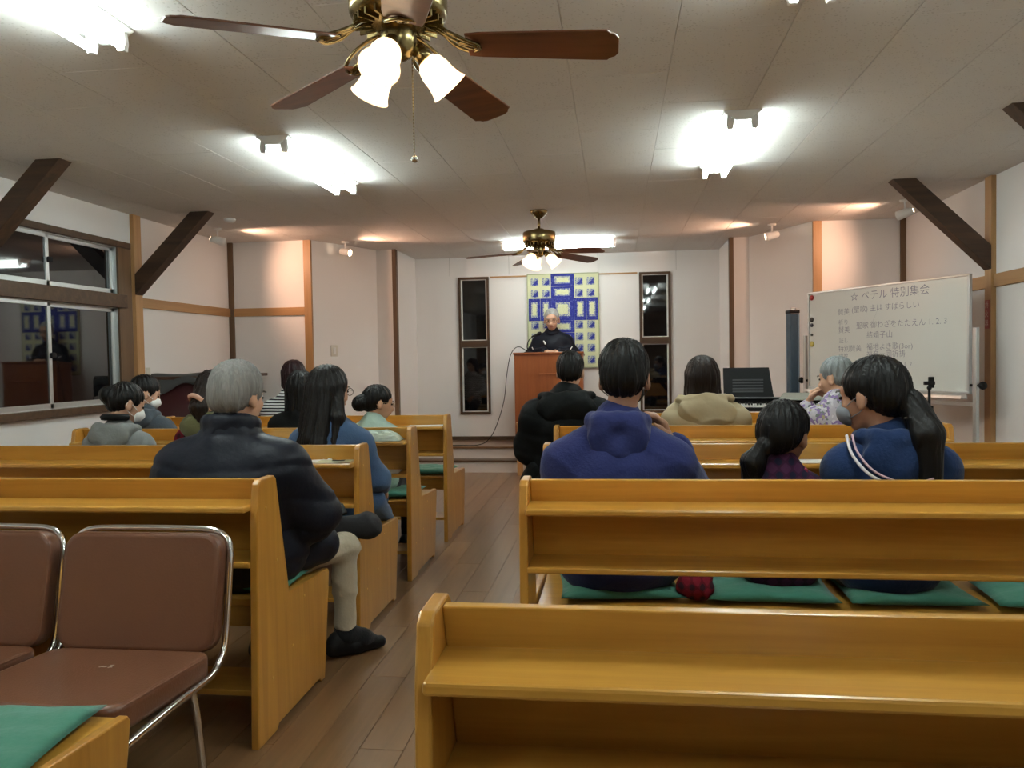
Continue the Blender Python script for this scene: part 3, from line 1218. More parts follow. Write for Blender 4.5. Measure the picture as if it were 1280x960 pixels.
# ------------------------------------------------------------------ quilt with blue cross
QX0, QX1, QZ0, QZ1 = -1.075, -.19, 1.165, 2.33
t = thing('cross_quilt', 'blue and pale yellow patchwork hanging with a large cross', 'wall hanging', ((QX0 + QX1) / 2, YC - .03, 0))
QC = (QX0 + QX1) / 2


def qx(p):
    return QX0 + (p - 138) / (752 - 138) * (QX1 - QX0) - QC


def qz(p):
    return QZ1 - (p - 74) / (893 - 74) * (QZ1 - QZ0)


M_QY = plain('quilt_yellow', (.66, .67, .42), .9, bump=.3, bscale=60, var=.06)
M_QE = plain('quilt_edge', (.40, .43, .27), .9)
M_CB, M_CX, M_CY = pattern_mat('calico_blue', 'calico_blue'), pattern_mat('calico_mix', 'calico_mix'), pattern_mat('calico_yellow', 'calico_yellow')
MB().box((QX0 - QC, 0, QZ0), (QX1 - QC, .012, QZ1), .003).build('backing', M_QY, t)
m = MB()
for lo, hi in (((QX0 - QC, -.004, QZ1 - .012), (QX1 - QC, .0, QZ1)), ((QX0 - QC, -.004, QZ0), (QX1 - QC, .0, QZ0 + .012)),
               ((QX0 - QC, -.004, QZ0), (QX0 - QC + .012, .0, QZ1)), ((QX1 - QC - .012, -.004, QZ0), (QX1 - QC, .0, QZ1))):
    m.box(lo, hi, .001)
m.build('binding', M_QE, t)


def cross_patch(x0, x1, y0, y1, fx=.24, fy=.24):
    g = .25
    a, b, c, d = qx(x0 + g), qx(x1 - g), qz(y1 - g), qz(y0 + g)
    p = MB().box((a, -.007, c), (b, .001, d), .002, None, 1).build('patch', M_CB, t)
    dx, dz = (b - a) * fx * .68, (d - c) * fy * .68
    MB().box((a + dx, -.0085, c + dz), (b - dx, -.005, d - dz), .001, None, 1).build('patch_border', M_CX, p)
    dx, dz = (b - a) * fx, (d - c) * fy
    MB().box((a + dx, -.010, c + dz), (b - dx, -.005, d - dz), .002, None, 1).build('patch_centre', M_CY, p)


for y0, y1 in ((78, 185), (187, 288), (482, 585), (587, 690), (692, 790), (792, 888)):
    cross_patch(343, 542, y0, y1, .24, .30)
cross_patch(345, 542, 288, 482, .28, .28)
for x0, x1 in ((150, 250), (252, 345), (542, 641), (643, 741)):
    cross_patch(x0, x1, 288, 482, .32, .24)
sq = MB().box((-.047, -.006, -.047), (.047, .001, .047), .002, None, 1).mesh('small_patch')
sq.materials.append(M_CX)
tri = MB().prism([(-.045, -.045), (.045, -.045), (.045, .045)], -.008, -.005, 'Y').mesh('patch_corner')
tri.materials.append(M_CB)
for xc in (205, 303, 583, 682):
    for yc in (147, 248, 520, 622, 722, 824):
        p = link('small_patch', sq, None, t, (qx(xc), 0, qz(yc)))
        q = link('patch_corner', tri, None, p)
        q.scale = (.8, 1, .8)

# ------------------------------------------------------------------ whiteboard on its stand
A, B = Vector((1.742, 7.6, 0)), Vector((2.505, 6.1, 0))
WB = (B - A).length
wang = math.atan2(B.y - A.y, B.x - A.x)
t = thing('whiteboard', 'white rolling board covered in handwriting beside the right wall', 'whiteboard', (A + B) / 2, wang)
ZB0, ZB1 = .985, 1.845
MB().box((-WB / 2 + .014, -.004, ZB0 + .014), (WB / 2 - .014, .012, ZB1 - .014)).build('writing_surface', plain('board_white', (.74, .74, .70), .22, coat=.3), t)
for nm, lo, hi in (('frame_bar', (-WB / 2, -.014, ZB1 - .018), (WB / 2, .018, ZB1)), ('frame_bar', (-WB / 2, -.014, ZB0), (WB / 2, .018, ZB0 + .018)),
                   ('frame_bar', (-WB / 2, -.014, ZB0 + .018), (-WB / 2 + .018, .018, ZB1 - .018)),
                   ('frame_bar', (WB / 2 - .018, -.014, ZB0 + .018), (WB / 2, .018, ZB1 - .018))):
    MB().box(lo, hi, .003).build(nm, M_ALU, t)
for s in (-1, 1):
    x = s * (WB / 2 + .045)
    lg = MB().box((x - .016, -.016, .06), (x + .016, .016, 1.46), .004).build('stand_post', M_ALU, t)
    MB().box((x - .018, -.26, .05), (x + .018, .26, .08), .005).build('stand_foot', M_ALU, t)
    MB().tube([(x - s * .06, 0, 1.05), (x + s * .05, 0, 1.05)], .010, 8).build('pivot', M_BLACK, t)
    MB().lathe([(.024, -.016), (.030, 0), (.024, .016)], 14, Matrix.Translation((x + s * .055, 0, 1.05)) @ Matrix.Rotation(PI / 2, 4, 'Y')).build('knob', M_BLACK, t)
    for yy in (-.24, .24):
        MB().lathe([(.025, -.012), (.025, .012)], 12, Matrix.Translation((x, yy, .026)) @ Matrix.Rotation(PI / 2, 4, 'Y')).build('caster', M_BLACK, t)
MB().box((-WB / 2 - .04, -.012, .90), (WB / 2 + .04, .012, .93), .003).build('cross_bar', M_ALU, t)
MB().prism([(-.07, .955), (-.065, .975), (-.062, .96), (-.014, .96), (-.014, .985), (-.008, .985), (-.008, .95)], -WB / 2 + .02, WB / 2 - .02, 'X').build('pen_tray', M_ALU, t)


def board_xy(px, py):
    """Place on the enlarged view of the board (near end larger) to board coordinates."""
    u = (px - 62) / (1140 - 62)
    top = 190 + (66 - 190) * u
    bot = 832 + (862 - 832) * u
    v = (py - top) / (bot - top)
    uu = u / (u + (1 - u) / 1.25)
    return -WB / 2 + uu * WB, ZB1 - v * (ZB1 - ZB0)


def writing(px, py, txt, size):
    x, z = board_xy(px, py)
    text_mesh('handwriting', txt, size, M_INK, t, (x, -.0048, z), (PI / 2, 0, 0), 'LEFT', 1.12)


for px, py, txt, sz in ((345, 225, '☆ ペテル 特別集会', .085), (262, 325, '賛美', .062), (355, 308, '(聖歌) 主は すばらしい', .062),
                        (265, 395, '祈り', .055), (265, 445, '賛美', .062), (385, 415, '聖歌 御わざをたたえん 1. 2. 3', .062),
                        (270, 515, '証し', .05), (455, 478, '結婚子山', .062), (265, 570, '特別賛美', .06), (455, 555, '福地よき歌(3or)', .06),
                        (268, 620, '説教', .05), (455, 605, '福音一同祈祷', .06), (375, 668, '聖歌', .055), (545, 668, '主イエス 1. 2', .05)):
    writing(px, py, txt, sz)
for px, py, col, r, lb in ((84, 225, (.50, .03, .03), .024, 'red round magnet at the top left of the whiteboard'),
                           (83, 373, (.01, .01, .01), .022, 'large black magnet at the left of the whiteboard'),
                           (81, 410, (.03, .035, .06), .018, 'dark blue magnet below the large black one'),
                           (78, 475, (.01, .01, .01), .011, 'tiny black magnet at the left of the whiteboard'),
                           (76, 537, (.62, .50, .12), .026, 'yellow round magnet, lowest on the whiteboard')):
    x, z = board_xy(px, py)
    x = max(x, -WB / 2 + .05)
    M = Matrix.Rotation(PI / 2, 4, 'X')
    o = MB().lathe([(r, 0), (r, .006), (r * .8, .011), (r * .2, .012)], 16, M).build(
        'magnet', plain('magnet_%d' % px, col, .35), None, (A + B) / 2 + Matrix.Rotation(wang, 3, 'Z') @ Vector((x, -.005, z)), (0, 0, wang))
    tag(o, lb, 'magnet', 'round magnets on the whiteboard')

# ------------------------------------------------------------------ red vertical sign on the right post
t = thing('post_sign', 'narrow red vertical sign with white characters on the right post', 'sign', (XR - .037, 6.312, 0), -PI / 2)
MB().box((-.033, -.004, 1.455), (.033, .0, 1.665), .001).build('plate', plain('sign_red', (.32, .05, .04), .5), t)
for i, chx in enumerate('消火器'):
    text_mesh('character', chx, .055, plain('sign_white', (.75, .62, .56), .6), t, (0, -.0055, 1.628 - i * .068), (PI / 2, 0, 0), 'CENTER')

# ------------------------------------------------------------------ tall blue case, keyboard, phone stand
t = thing('tall_blue_case', 'tall slim dark blue case standing left of the whiteboard', 'case', (1.66, 7.88, 0), .2)
MB().box((-.046, -.05, .03), (.046, .05, 1.68), .012).build('body', plain('navy_case', (.045, .085, .13), .4), t)
MB().box((.026, -.054, .05), (.044, -.046, 1.67), .002).build('edge_strip', plain('case_strip', (.16, .24, .32), .35), t)
MB().box((-.05, -.054, 1.672), (.05, .054, 1.705), .008).build('end_cap', M_BLACK, t)
MB().tube([(-.02, 0, 1.70), (-.02, 0, 1.725), (.03, 0, 1.725), (.03, 0, 1.70)], .006, 6).build('carry_loop', M_ALU, t)
MB().box((-.16, -.09, 0), (.16, .09, .03), .008).build('foot', M_BLACK, t)

t = thing('electronic_keyboard', 'black electronic keyboard with its music rest raised', 'keyboard', (1.10, 6.56, 0), math.radians(-8))
MB().prism([(-.15, .855), (-.15, .885), (.0, .905), (.07, .945), (.15, .945), (.15, .855)], -.52, .52, 'X', .006).build('body', M_BLACK, t)
wk = MB().box((-.0105, -.145, 0), (.0105, -.005, .014), .002, None, 1).mesh('white_key')
wk.materials.append(M_PAPER)
bkm = MB().box((-.006, -.09, 0), (.006, -.005, .011), .002, None, 1).mesh('black_key')
bkm.materials.append(M_BLACK)
for i in range(42):
    link('white_key', wk, None, t, (-.47 + i * .0223, 0, .894), (math.radians(6), 0, 0))
    if i % 7 in (0, 1, 3, 4, 5):
        link('black_key', bkm, None, t, (-.47 + i * .0223 + .0112, 0, .908), (math.radians(6), 0, 0))
MB().box((-.46, .035, .944), (.46, .13, .952), .002).build('control_panel', M_GREYP, t)
Mr = Matrix.Translation((-.05, .13, .95)) @ Matrix.Rotation(math.radians(-14), 4, 'X')
rest = MB().prism([(-.20, 0), (.19, 0), (.155, .245), (-.205, .245)], -.006, .006, 'Y', .003, Mr).build('music_rest', M_BLACK, t)
for i in range(5):
    MB().box((-.13, -.0085, .04 + i * .024), (.11, -.006, .052 + i * .024), .001, Mr, 1).build('rest_slot', plain('slot_grey', (.035, .036, .04), .5), rest)
for s in (-1, 1):
    MB().tube([(-.36 * s, -.16, .02), (.36 * s, -.16 + .02, .855)], .016, 8).build('stand_leg', M_BLACK, t)
    MB().tube([(-.36 * s, .12, .02), (.36 * s, .10, .855)], .016, 8).build('stand_leg', M_BLACK, t)
    MB().tube([(.36 * s, -.20, .018), (.36 * s, .18, .018)], .016, 8).build('stand_foot', M_BLACK, t)
o = MB().box((-.16, -.10, 0), (.16, .10, .012), .003).box((-.15, -.095, .012), (.15, .095, .016), .001).build('song_book', plain('song_cover', (.42, .46, .42), .6), None, (1.44, 6.50, .955), (math.radians(10), 0, -.35))
tag(o, 'pale open song book on the right end of the keyboard', 'book')

t = thing('phone_stand', 'black phone holder on a thin pole before the whiteboard', 'stand', (2.10, 5.75, 0))
MB().tube([(0, 0, .30), (0, 0, .86)], .014, 10).build('lower_pole', M_GREYP, t)
MB().tube([(0, 0, .84), (0, 0, 1.04)], .009, 8).build('upper_pole', M_BLACK, t)
for k in range(3):
    a = 2 * PI * k / 3 + .4
    MB().tube([(0, 0, .42), (.12 * math.cos(a), .12 * math.sin(a), .22), (.27 * math.cos(a), .27 * math.sin(a), .01)], .010, 8).build('leg', M_BLACK, t)
MB().box((-.022, -.018, .86), (.022, .018, .93), .006).build('clamp', M_BLACK, t)
MB().ball((0, 0, 1.05), .016).build('ball_joint', M_BLACK, t)
MB().box((-.035, -.012, 1.07), (.035, .012, 1.095), .004).box((-.006, -.01, 1.05), (.03, .01, 1.125), .004).build('grip', M_BLACK, t)
MB().tube(smooth_path([(-.014, 0, .90), (-.05, -.01, .89), (-.06, -.01, .905), (-.02, -.01, .915)], 4), .004, 6).build('hook', M_CHROME, t)

# ------------------------------------------------------------------ covered upright piano in the left corner
t = thing('upright_piano', 'dark red upright piano with a grey cloth over it in the left corner', 'piano', (XL + .05, 7.28, 0))
M_PIANO = plain('piano_maroon', (.055, .010, .014), .35, coat=.2)
MB().box((.0, -.68, .02), (.36, .68, 1.16), .008).build('case', M_PIANO, t)
MB().box((-.0, -.72, 1.16), (.40, .72, 1.19), .006).build('lid', wood('piano_lid', (.06, .03, .02), (.10, .05, .03), .4, 1, 'Y'), t)
MB().box((.36, -.68, .60), (.60, .68, .68), .01).build('key_bed', M_PIANO, t)
MB().box((.37, -.62, .68), (.58, .62, .70), .004).build('fall_board', M_PIANO, t)
for s in (-1, 1):
    MB().box((.50, s * .64 - .03, 0), (.58, s * .64 + .03, .60), .008).build('leg', M_PIANO, t)
    MB().box((.36, s * .66 - .02, .68), (.58, s * .66 + .02, .80), .01).build('cheek', M_PIANO, t)
MB().box((.36, -.60, .80), (.375, .60, 1.10), .004).build('upper_panel', plain('piano_panel', (.075, .013, .02), .3, coat=.2), t)
# the cloth: a sagging sheet over the lid
n = 26
V, Fc = [], []
for j in range(n + 1):
    for i in range(n + 1):
        u, v = i / n, j / n
        s_ = -.10 + u * .62          # across, overhanging both edges
        y = -.80 + v * 1.30
        z = 1.205 + .008 * math.sin(9 * v + 5 * u) + .006 * math.sin(17 * v - 8 * u)
        x = s_
        if s_ > .40:
            x = .405 + .02 * math.sin(14 * v) * (s_ - .40) * 8
            z -= (s_ - .40) * (1.0 + .5 * math.sin(6 * v + 1))
        if s_ < .0:
            x = max(s_, -.03)
        if y < -.72:
            z -= (-.72 - y) * 1.6 * (1 + .4 * math.sin(7 * u))
            y = -.725 - .01 * math.sin(12 * u)
        V.append((x, y, z))
for j in range(n):
    for i in range(n):
        a = j * (n + 1) + i
        Fc.append((a, a + 1, a + n + 2, a + n + 1))
cl = link('cover_cloth', me_from('cover_cloth', V, Fc, True), plain('grey_cloth', (.085, .088, .09), .9, bump=.3, bscale=30), t)
md = cl.modifiers.new('thick', 'SOLIDIFY')
md.thickness = .006

# ------------------------------------------------------------------ papers, packets, wall plates
sp = MB().box((-.05, -.006, -.06), (.05, 0, .06), .004).build('switch_plate', plain('switch_cream', (.66, .63, .55), .5))
dirv = Vector((XLB - XLA, YB - YA, 0)).normalized()
sp.location = Vector((XLA, YA, 0)) + dirv * .30 + Vector((dirv.y, -dirv.x, 0)) * .001 + Vector((0, 0, 1.41))
sp.rotation_euler.z = math.atan2(dirv.y, dirv.x)
tag(sp, 'cream light switch plate on the slanting left wall', 'switch')
MB().box((-.018, -.010, -.04), (.018, -.005, .035), .002).build('rocker', M_WHITE, sp)
sp2 = MB().box((0, -.03, -.05), (.008, .03, .05), .003).build('wall_socket', plain('switch_cream', (.66, .63, .55), .5), None, (XL + .0, 6.56, 1.22))
tag(sp2, 'small cream wall socket just right of the light post', 'socket')


def sheet(w_, d_, seed, curl=.01, n=8):
    r = random.Random(seed)
    ph = r.uniform(0, 6)
    V = [((i / n - .5) * w_, (j / n - .5) * d_, .002 + curl * max(0, math.sin(3 * i / n + 2 * j / n + ph)) * (i / n) ** 2) for j in range(n + 1) for i in range(n + 1)]
    Fc = [(j * (n + 1) + i, j * (n + 1) + i + 1, (j + 1) * (n + 1) + i + 1, (j + 1) * (n + 1) + i) for j in range(n) for i in range(n)]
    return me_from('paper', V, Fc, True)


for x, y, z, w_, d_, rz, mat, lb, cu in (
        (-1.43, ROWS[2] + .075, .822, .17, .12, .5, M_PAPER, 'white folded leaflet on the shelf beside the grey-haired man', .06),
        (-1.33, ROWS[2] + .07, .822, .16, .12, .1, plain('leaflet_cream', (.62, .60, .38), .8), 'cream printed leaflet with a black mark on the pew shelf', .004),
        (-1.36, ROWS[4] + .07, .822, .26, .13, .05, M_PAPER, 'white paper on the shelf of the frontmost left pew', .003),
        (-1.42, ROWS[3] + .12, .630, .26, .18, .1, M_PAPER, 'white paper on the lower shelf under the plastic packet', .003),
        (-2.03, ROWS[3] + .07, .822, .2, .12, 0, M_PAPER, 'white paper on the shelf left of the long-haired woman', .003),
        (.80, ROWS[2] + .07, .822, .24, .13, 0, M_PAPER, 'white paper on the pew shelf between the girl and the woman', .003)):
    o = link('paper_sheet', sheet(w_, d_, len(lb), cu), mat, None, (x, y, z), (0, 0, rz))
    tag(o, lb, 'paper', 'papers on the pew shelves')
    if 'black mark' in lb:
        MB().box((-.01, -.02, .006), (.05, .012, .0075), .001, None, 1).build('printed_mark', M_BLACK, o)
# crumpled clear packet
n = 20
r = random.Random(9)
V = []
ph = [(r.uniform(10, 30), r.uniform(10, 30), r.uniform(0, 6), r.uniform(.4, 1)) for _ in range(6)]
for j in range(n + 1):
    for i in range(n + 1):
        u, v = i / n - .5, j / n - .5
        e = max(0, 1 - (2 * u) ** 4) * max(0, 1 - (2 * v) ** 4)
        h = .012 + e * .03 + e * .008 * sum(a * abs(math.sin(fx * u + fy * v + p)) for fx, fy, p, a in ph)
        V.append((u * .28, v * .13, max(.003, h - .008)))
Fc = [(j * (n + 1) + i, j * (n + 1) + i + 1, (j + 1) * (n + 1) + i + 1, (j + 1) * (n + 1) + i) for j in range(n) for i in range(n)]
pk = link('plastic_packet', me_from('packet', V, Fc), plain('packet_film', (.62, .72, .60), .15, var=.35, vscale=25, trans=.25), None, (-1.40, ROWS[3] + .07, .823))
tag(pk, 'crumpled clear plastic packet with green contents on the pew shelf', 'packet')

# ------------------------------------------------------------------ people
V3 = Vector


def rotm(yaw, pitch=0, roll=0):
    """Head turn: yaw>0 to the person's left, pitch>0 nods down."""
    return Matrix.Rotation(yaw, 3, 'Z') @ Matrix.Rotation(-pitch, 3, 'X') @ Matrix.Rotation(roll, 3, 'Y')


def xf(prims, R, o, s):
    """Move shapes given in head coordinates to body coordinates."""
    out = []
    for p in prims:
        k = p[0]
        if k[-1] == 'e':
            rr = R @ p[3] if len(p) > 3 else R
            out.append((k, tuple(R @ V3(p[1]) * s + o), tuple(v * s for v in p[2]), rr))
        elif k[-1] == 'c':
            out.append((k, tuple(R @ V3(p[1]) * s + o), tuple(R @ V3(p[2]) * s + o), p[3] * s, p[4] * s))
        else:
            out.append((k, tuple(R @ V3(p[1]) * s + o), tuple(v * s for v in p[2]), p[3] * s, R))
    return out


HEAD = [('e', (0, -.012, .022), (.075, .093, .088)), ('e', (0, .030, -.035), (.058, .060, .072)), ('e', (0, .048, -.088), (.032, .030, .026)),
        ('e', (0, .068, .020), (.050, .022, .030)), ('c', (0, .088, .0), (0, .104, -.034), .008, .013), ('e', (-.011, .096, -.040), (.008, .009, .007)),
        ('e', (.011, .096, -.040), (.008, .009, .007)), ('e', (-.036, .062, -.028), (.022, .020, .024)), ('e', (.036, .062, -.028), (.022, .020, .024)),
        ('e', (0, .086, -.064), (.024, .012, .012)),
        ('-e', (-.031, .094, .000), (.015, .012, .009)), ('-e', (.031, .094, .000), (.015, .012, .009))]
EAR = [('e', (s * .077, -.004, -.012), (.008, .017, .028)) for s in (-1, 1)] + [('e', (s * .077, .002, -.034), (.008, .011, .014)) for s in (-1, 1)]


def hand_prims(wrist, d, palm, s=1.0, curl=.5, side=1):
    """Palm and five fingers. d: towards the fingertips, palm: way the palm faces, side: +1 right hand."""
    d = V3(d).normalized()
    n = V3(palm)
    n = (n - d * n.dot(d)).normalized()
    x = d.cross(n) * side            # towards the thumb side
    w0 = V3(wrist)
    out = []
    knuck = []
    for i, off in enumerate((.030, .010, -.010, -.028)):
        kn = w0 + (d * (.092, .096, .091, .082)[i] + x * off) * s
        out.append(('c', tuple(w0 + x * off * .6 * s + d * .01 * s), tuple(kn), .0125 * s, .0105 * s))
        knuck.append(kn)
    lens = ((.042, .025, .020), (.046, .029, .021), (.043, .027, .020), (.033, .020, .018))
    for kn, ls in zip(knuck, lens):
        p = kn
        a = 0
        for j, l in enumerate(ls):
            a += curl * (.9, 1.1, .7)[j]
            q = p + (d * math.cos(a) + n * math.sin(a)) * l * s
            out.append(('c', tuple(p), tuple(q), (.0092, .0085, .0078)[j] * s, (.0085, .0078, .0066)[j] * s))
            p = q
    tb = w0 + (d * .025 + x * .026) * s
    t1 = tb + (d * .032 + x * .026 + n * .012) * s
    t2 = t1 + (d * .028 + x * .004 + n * (.008 + .012 * curl)) * s
    t3 = t2 + (d * .022 - x * .004 + n * (.006 + .012 * curl)) * s
    out += [('c', tuple(tb), tuple(t1), .0145 * s, .011 * s), ('c', tuple(t1), tuple(t2), .0105 * s, .0092 * s), ('c', tuple(t2), tuple(t3), .009 * s, .007 * s)]
    return out


def folds(seed, amp=.003, puff=None, base=0):
    r = random.Random(seed)
    ks = [(r.uniform(-28, 28), r.uniform(-18, 18), r.uniform(-38, 38), r.uniform(0, 6.28), r.uniform(.5, 1)) for _ in range(6)]

    def f(x, y, z):
        wx = x + .03 * np.sin(14 * z + seed) + .02 * np.sin(11 * y)
        wz = z + .025 * np.sin(12 * x + seed * 2) + .015 * np.sin(23 * x + 9 * y)
        v = 0
        for i, (a, b, c, p, m_) in enumerate(ks):
            ph = a * wx * .8 + b * y + c * wz + p
            if i % 2:
                v = v + m_ * np.sin(ph)
            else:
                v = v + m_ * (.9 - 2.6 * (1 - np.abs(np.sin(ph * .5))) ** 4)
        v = v * amp / 2.0
        if puff:
            pitch, depth = puff
            q = np.abs(np.sin(PI * (wz * .5 + z * .5 + .12 * x * x - base) / pitch))
            v = v - depth * np.sqrt(q) + depth * .6
        return v
    return f


def streaks(cx, cy, seed, amp=.004, freq=17):
    def f(x, y, z):
        th = np.arctan2(x - cx, y - cy)
        w1 = np.sin(9 * z + seed)
        v = .6 * np.sin(freq * th + 2.2 * w1) + .45 * np.sin(freq * 2.1 * th + 11 * z + seed) + .35 * np.sin(freq * 4.3 * th - 16 * z + 2 * w1)
        v = v + .3 * np.sin(34 * z + 6 * th + seed) * np.sin(freq * 1.5 * th)
        return amp * v
    return f


shoe_me = None


def get_shoe():
    global shoe_me
    if shoe_me is None:
        pr = [('c', (0, -.06, .045), (0, .05, .035), .038, .040), ('c', (0, .05, .034), (0, .165, .026), .040, .028), ('e', (0, -.03, .07), (.036, .055, .05)),
              ('-b', (0, .05, -.05), (.2, .3, .05), .001)]
        shoe_me = sdf_mesh(pr, .007, .02)
    return shoe_me


eye_me = MB().ball((0, 0, 0), (.0105, .006, .0065), None, 10).mesh('eye')
brow_me = MB().tube(smooth_path([(-.017, 0, -.002), (0, .004, .003), (.017, -.002, -.001)], 3), .0032, 6).mesh('eyebrow')
lip_me = MB().ball((0, 0, 0), (.021, .006, .0065), None, 10).mesh('lips')


def person(label, loc, rz, top, jacket, hair, trousers, group=None, seat=.455, sw=.165, lean=-.05, head=(0, 0, 0), hoff=(0, 0), arms=None, legs=None,
           skin=M_SKIN, vox=.010, hands=None, wide=1.0, hs=1.0, extras=(), stand=None, jt=.022, jamp=.003, puff=None, arm_r=1.0, seed=1,
           collar=True, torso_d=1.0, sz=.468):
    """One continuous body with clothing and hair as its children. loc: hips; top: height of the head's top."""
    zs = seat
    s = (top - zs) / .862
    L = lean

    def P(x, y, z):
        return (x * s, y * s, zs + z * s)
    R = rotm(*[math.radians(a) for a in head])
    hc = V3(P(hoff[0], L + .03 + hoff[1], .742))
    he = hs * (s * .5 + .5)
    torso = lambda t: [('e', P(0, 0, .10), ((.165 * wide + t) * s, (.125 * torso_d + t) * s, (.115 + t) * s)),
                       ('e', P(0, L * .4, .25), ((.145 * wide + t) * s, (.110 * torso_d + t) * s, (.15 + t) * s)),
                       ('e', P(0, L * .85, .39), ((.150 * wide + t) * s, (.118 * torso_d + t) * s, (.145 + t) * s)),
                       ('c', P(0, L, .520), P(-sw, L, sz), (.055 + t) * s, (.048 + t) * s),
                       ('c', P(0, L, .520), P(sw, L, sz), (.055 + t) * s, (.048 + t) * s),
                       ('c', P(0, L, .562), P(-sw * .7, L, sz + .035), (.042 + t) * s, (.040 + t * .9) * s),
                       ('c', P(0, L, .562), P(sw * .7, L, sz + .035), (.042 + t) * s, (.040 + t * .9) * s)]
    ar = {-1: [(-.235, .03, .27), (-.10, .25, .20)], 1: [(.235, .03, .27), (.10, .25, .20)]}
    if arms:
        ar.update(arms)
    body = torso(0)
    jk = torso(jt)
    neck_top = hc + R @ V3((0, -.02, -.06)) * he
    body.append(('c', P(0, L + .005, .55), tuple(neck_top), .055 * s, .052 * s))
    hands = hands or {}
    for sd in (-1, 1):
        e, w_ = ar[sd]
        e, w_ = P(*e), P(*w_)
        sh = P(sd * sw, L, sz)
        body += [('c', sh, e, .046 * s, .038 * s), ('c', e, w_, .037 * s, .026 * s)]
        d = V3(w_) - V3(e)
        d.normalize()
        hd, pn, cu = hands.get(sd, (tuple(d), (0, 0, -1), .45))
        body += hand_prims(w_, hd, pn, s * .98, cu, sd)
        wc = V3(w_) - d * .012
        jk += [('c', sh, e, (.046 + jt) * s * arm_r, (.043 + jt) * s * arm_r), ('c', e, tuple(wc), (.044 + jt) * s * arm_r, (.034 + jt * .8) * s * arm_r)]
    body += xf(HEAD + EAR, R, hc, he)
    # legs
    tr = [('e', P(0, 0, .09), (.165 * s * wide, .13 * s, .10 * s))]
    lg = {-1: None, 1: None}
    if legs:
        lg.update(legs)
    feet = []
    for sd in (-1, 1):
        if stand is not None:
            hip, kn, an, toe = P(sd * .08, 0, .06), (sd * .085 * s, .02, zs * .54 + stand * .46), (sd * .09 * s, 0, stand + .09), (sd * .10 * s, .15, stand + .03)
        elif lg[sd]:
            hip = P(sd * .085, .02, .06)
            kn, an, toe = lg[sd]
        else:
            hip, kn, an, toe = P(sd * .085, .02, .06), (sd * .11, .42 * s, zs + .045), (sd * .11, .40 * s, .09), (sd * .12, .40 * s + .14, .03)
        body += [('c', hip, kn, .075 * s, .052 * s), ('c', kn, an, .050 * s, .034 * s), ('c', an, toe, .034, .024)]
        aa = V3(an) + (V3(kn) - V3(an)) * .06
        tr += [('c', hip, kn, .090 * s, .068 * s), ('c', kn, tuple(aa), .066 * s, .052 * s)]
        feet.append((V3(an), V3(toe)))
    o = link('person', sdf_mesh(body, vox, .016), skin, None, (loc[0], loc[1], 0), (0, 0, rz))
    tag(o, label, 'person', group)
    jm = jacket[0]
    jn = jacket[1] if len(jacket) > 1 else 'jacket'
    if collar:
        a_ = V3(P(0, L, .56))
        jk.append(('c', tuple(a_), tuple(V3(P(0, L + .005, .60))), (.058 + jt * .6) * s, (.054 + jt * .6) * s))
    jme = sdf_mesh(jk, .0095, .045, folds(seed, jamp, puff))
    link(jn, jme, jm, o)
    link('trousers', sdf_mesh(tr, .010, .03, folds(seed + 7, .006)), trousers, o)
    for an, toe in feet:
        a = math.atan2(-(toe.x - an.x), toe.y - an.y)
        link('shoe', get_shoe(), M_BLACK, o, (an.x, an.y, (stand or 0)), (0, 0, a))
    # face
    for sd in (-1, 1):
        q = R @ V3((sd * .031, .086, .000)) * he + hc
        link('eye', eye_me, M_EYE, o, q, R.to_euler())
        q = R @ V3((sd * .032, .090, .022)) * he + hc
        link('eyebrow', brow_me, hair[1], o, q, R.to_euler())
    link('lips', lip_me, M_LIP, o, R @ V3((0, .094, -.064)) * he + hc, R.to_euler())
    # hair
    hp = HAIR[hair[0]](*(hair[2:]))
    hw = xf(hp, R, hc, he)
    amp, fr = (.0040, 13) if hair[0] == 'short' else ((.0015, 15) if hair[0] == 'crop' else (.0034, 17))
    ctr = R @ V3((0, -.025, 0)) * he + hc
    link('hair', sdf_mesh(hw, .0048, .02, streaks(ctr.x, ctr.y, seed, amp, fr)), hair[1], o)
    for e in extras:
        e(o, P, hc, R, he, s, L)
    return o


def cap_hair(up=.0, back=.0, side=.0):
    """Skull-hugging hair with face and neck left free."""
    return [('e', (0, -.016 - back * .5, .030 + up * .5), (.083 + side, .100 + back * .5, .090 + up * .5)), ('e', (0, -.052 - back, -.008), (.074 + side, .062, .070))]


FACE_CUT = [('-e', (0, .115, -.035), (.088, .098, .085))]


def h_short(up=.0, nape=-.085, side=.0):
    return cap_hair(up, side, side) + FACE_CUT + [('-b', (0, -.03, nape - .06), (.13, .13, .06), .001), ('-e', (-.085, .012, -.030), (.018, .028, .036)),
                                      ('-e', (.085, .012, -.030), (.018, .028, .036))]


def h_crop():
    return [('e', (0, -.015, .027), (.079, .096, .088)), ('e', (0, -.045, .0), (.072, .060, .065)), ('-e', (0, .118, -.008), (.092, .094, .088))] + \
        [('-b', (0, -.03, -.125), (.13, .13, .06), .001), ('-e', (-.085, .014, -.030), (.02, .03, .036)), ('-e', (.085, .014, -.030), (.02, .03, .036))]


def h_bob(ln=.13, w_=.0):
    pr = cap_hair(.004, .004, .006)
    for sx in (-1, 1):
        pr += [('c', (sx * .066, -.01, .02), (sx * (.070 + w_), -.012, -ln * .75), .030, .026), ('c', (sx * .045, -.055, .0), (sx * (.05 + w_), -.055, -ln), .045, .034)]
    pr += [('c', (0, -.065, .0), (0, -.062, -ln), .048, .036)]
    return pr + FACE_CUT


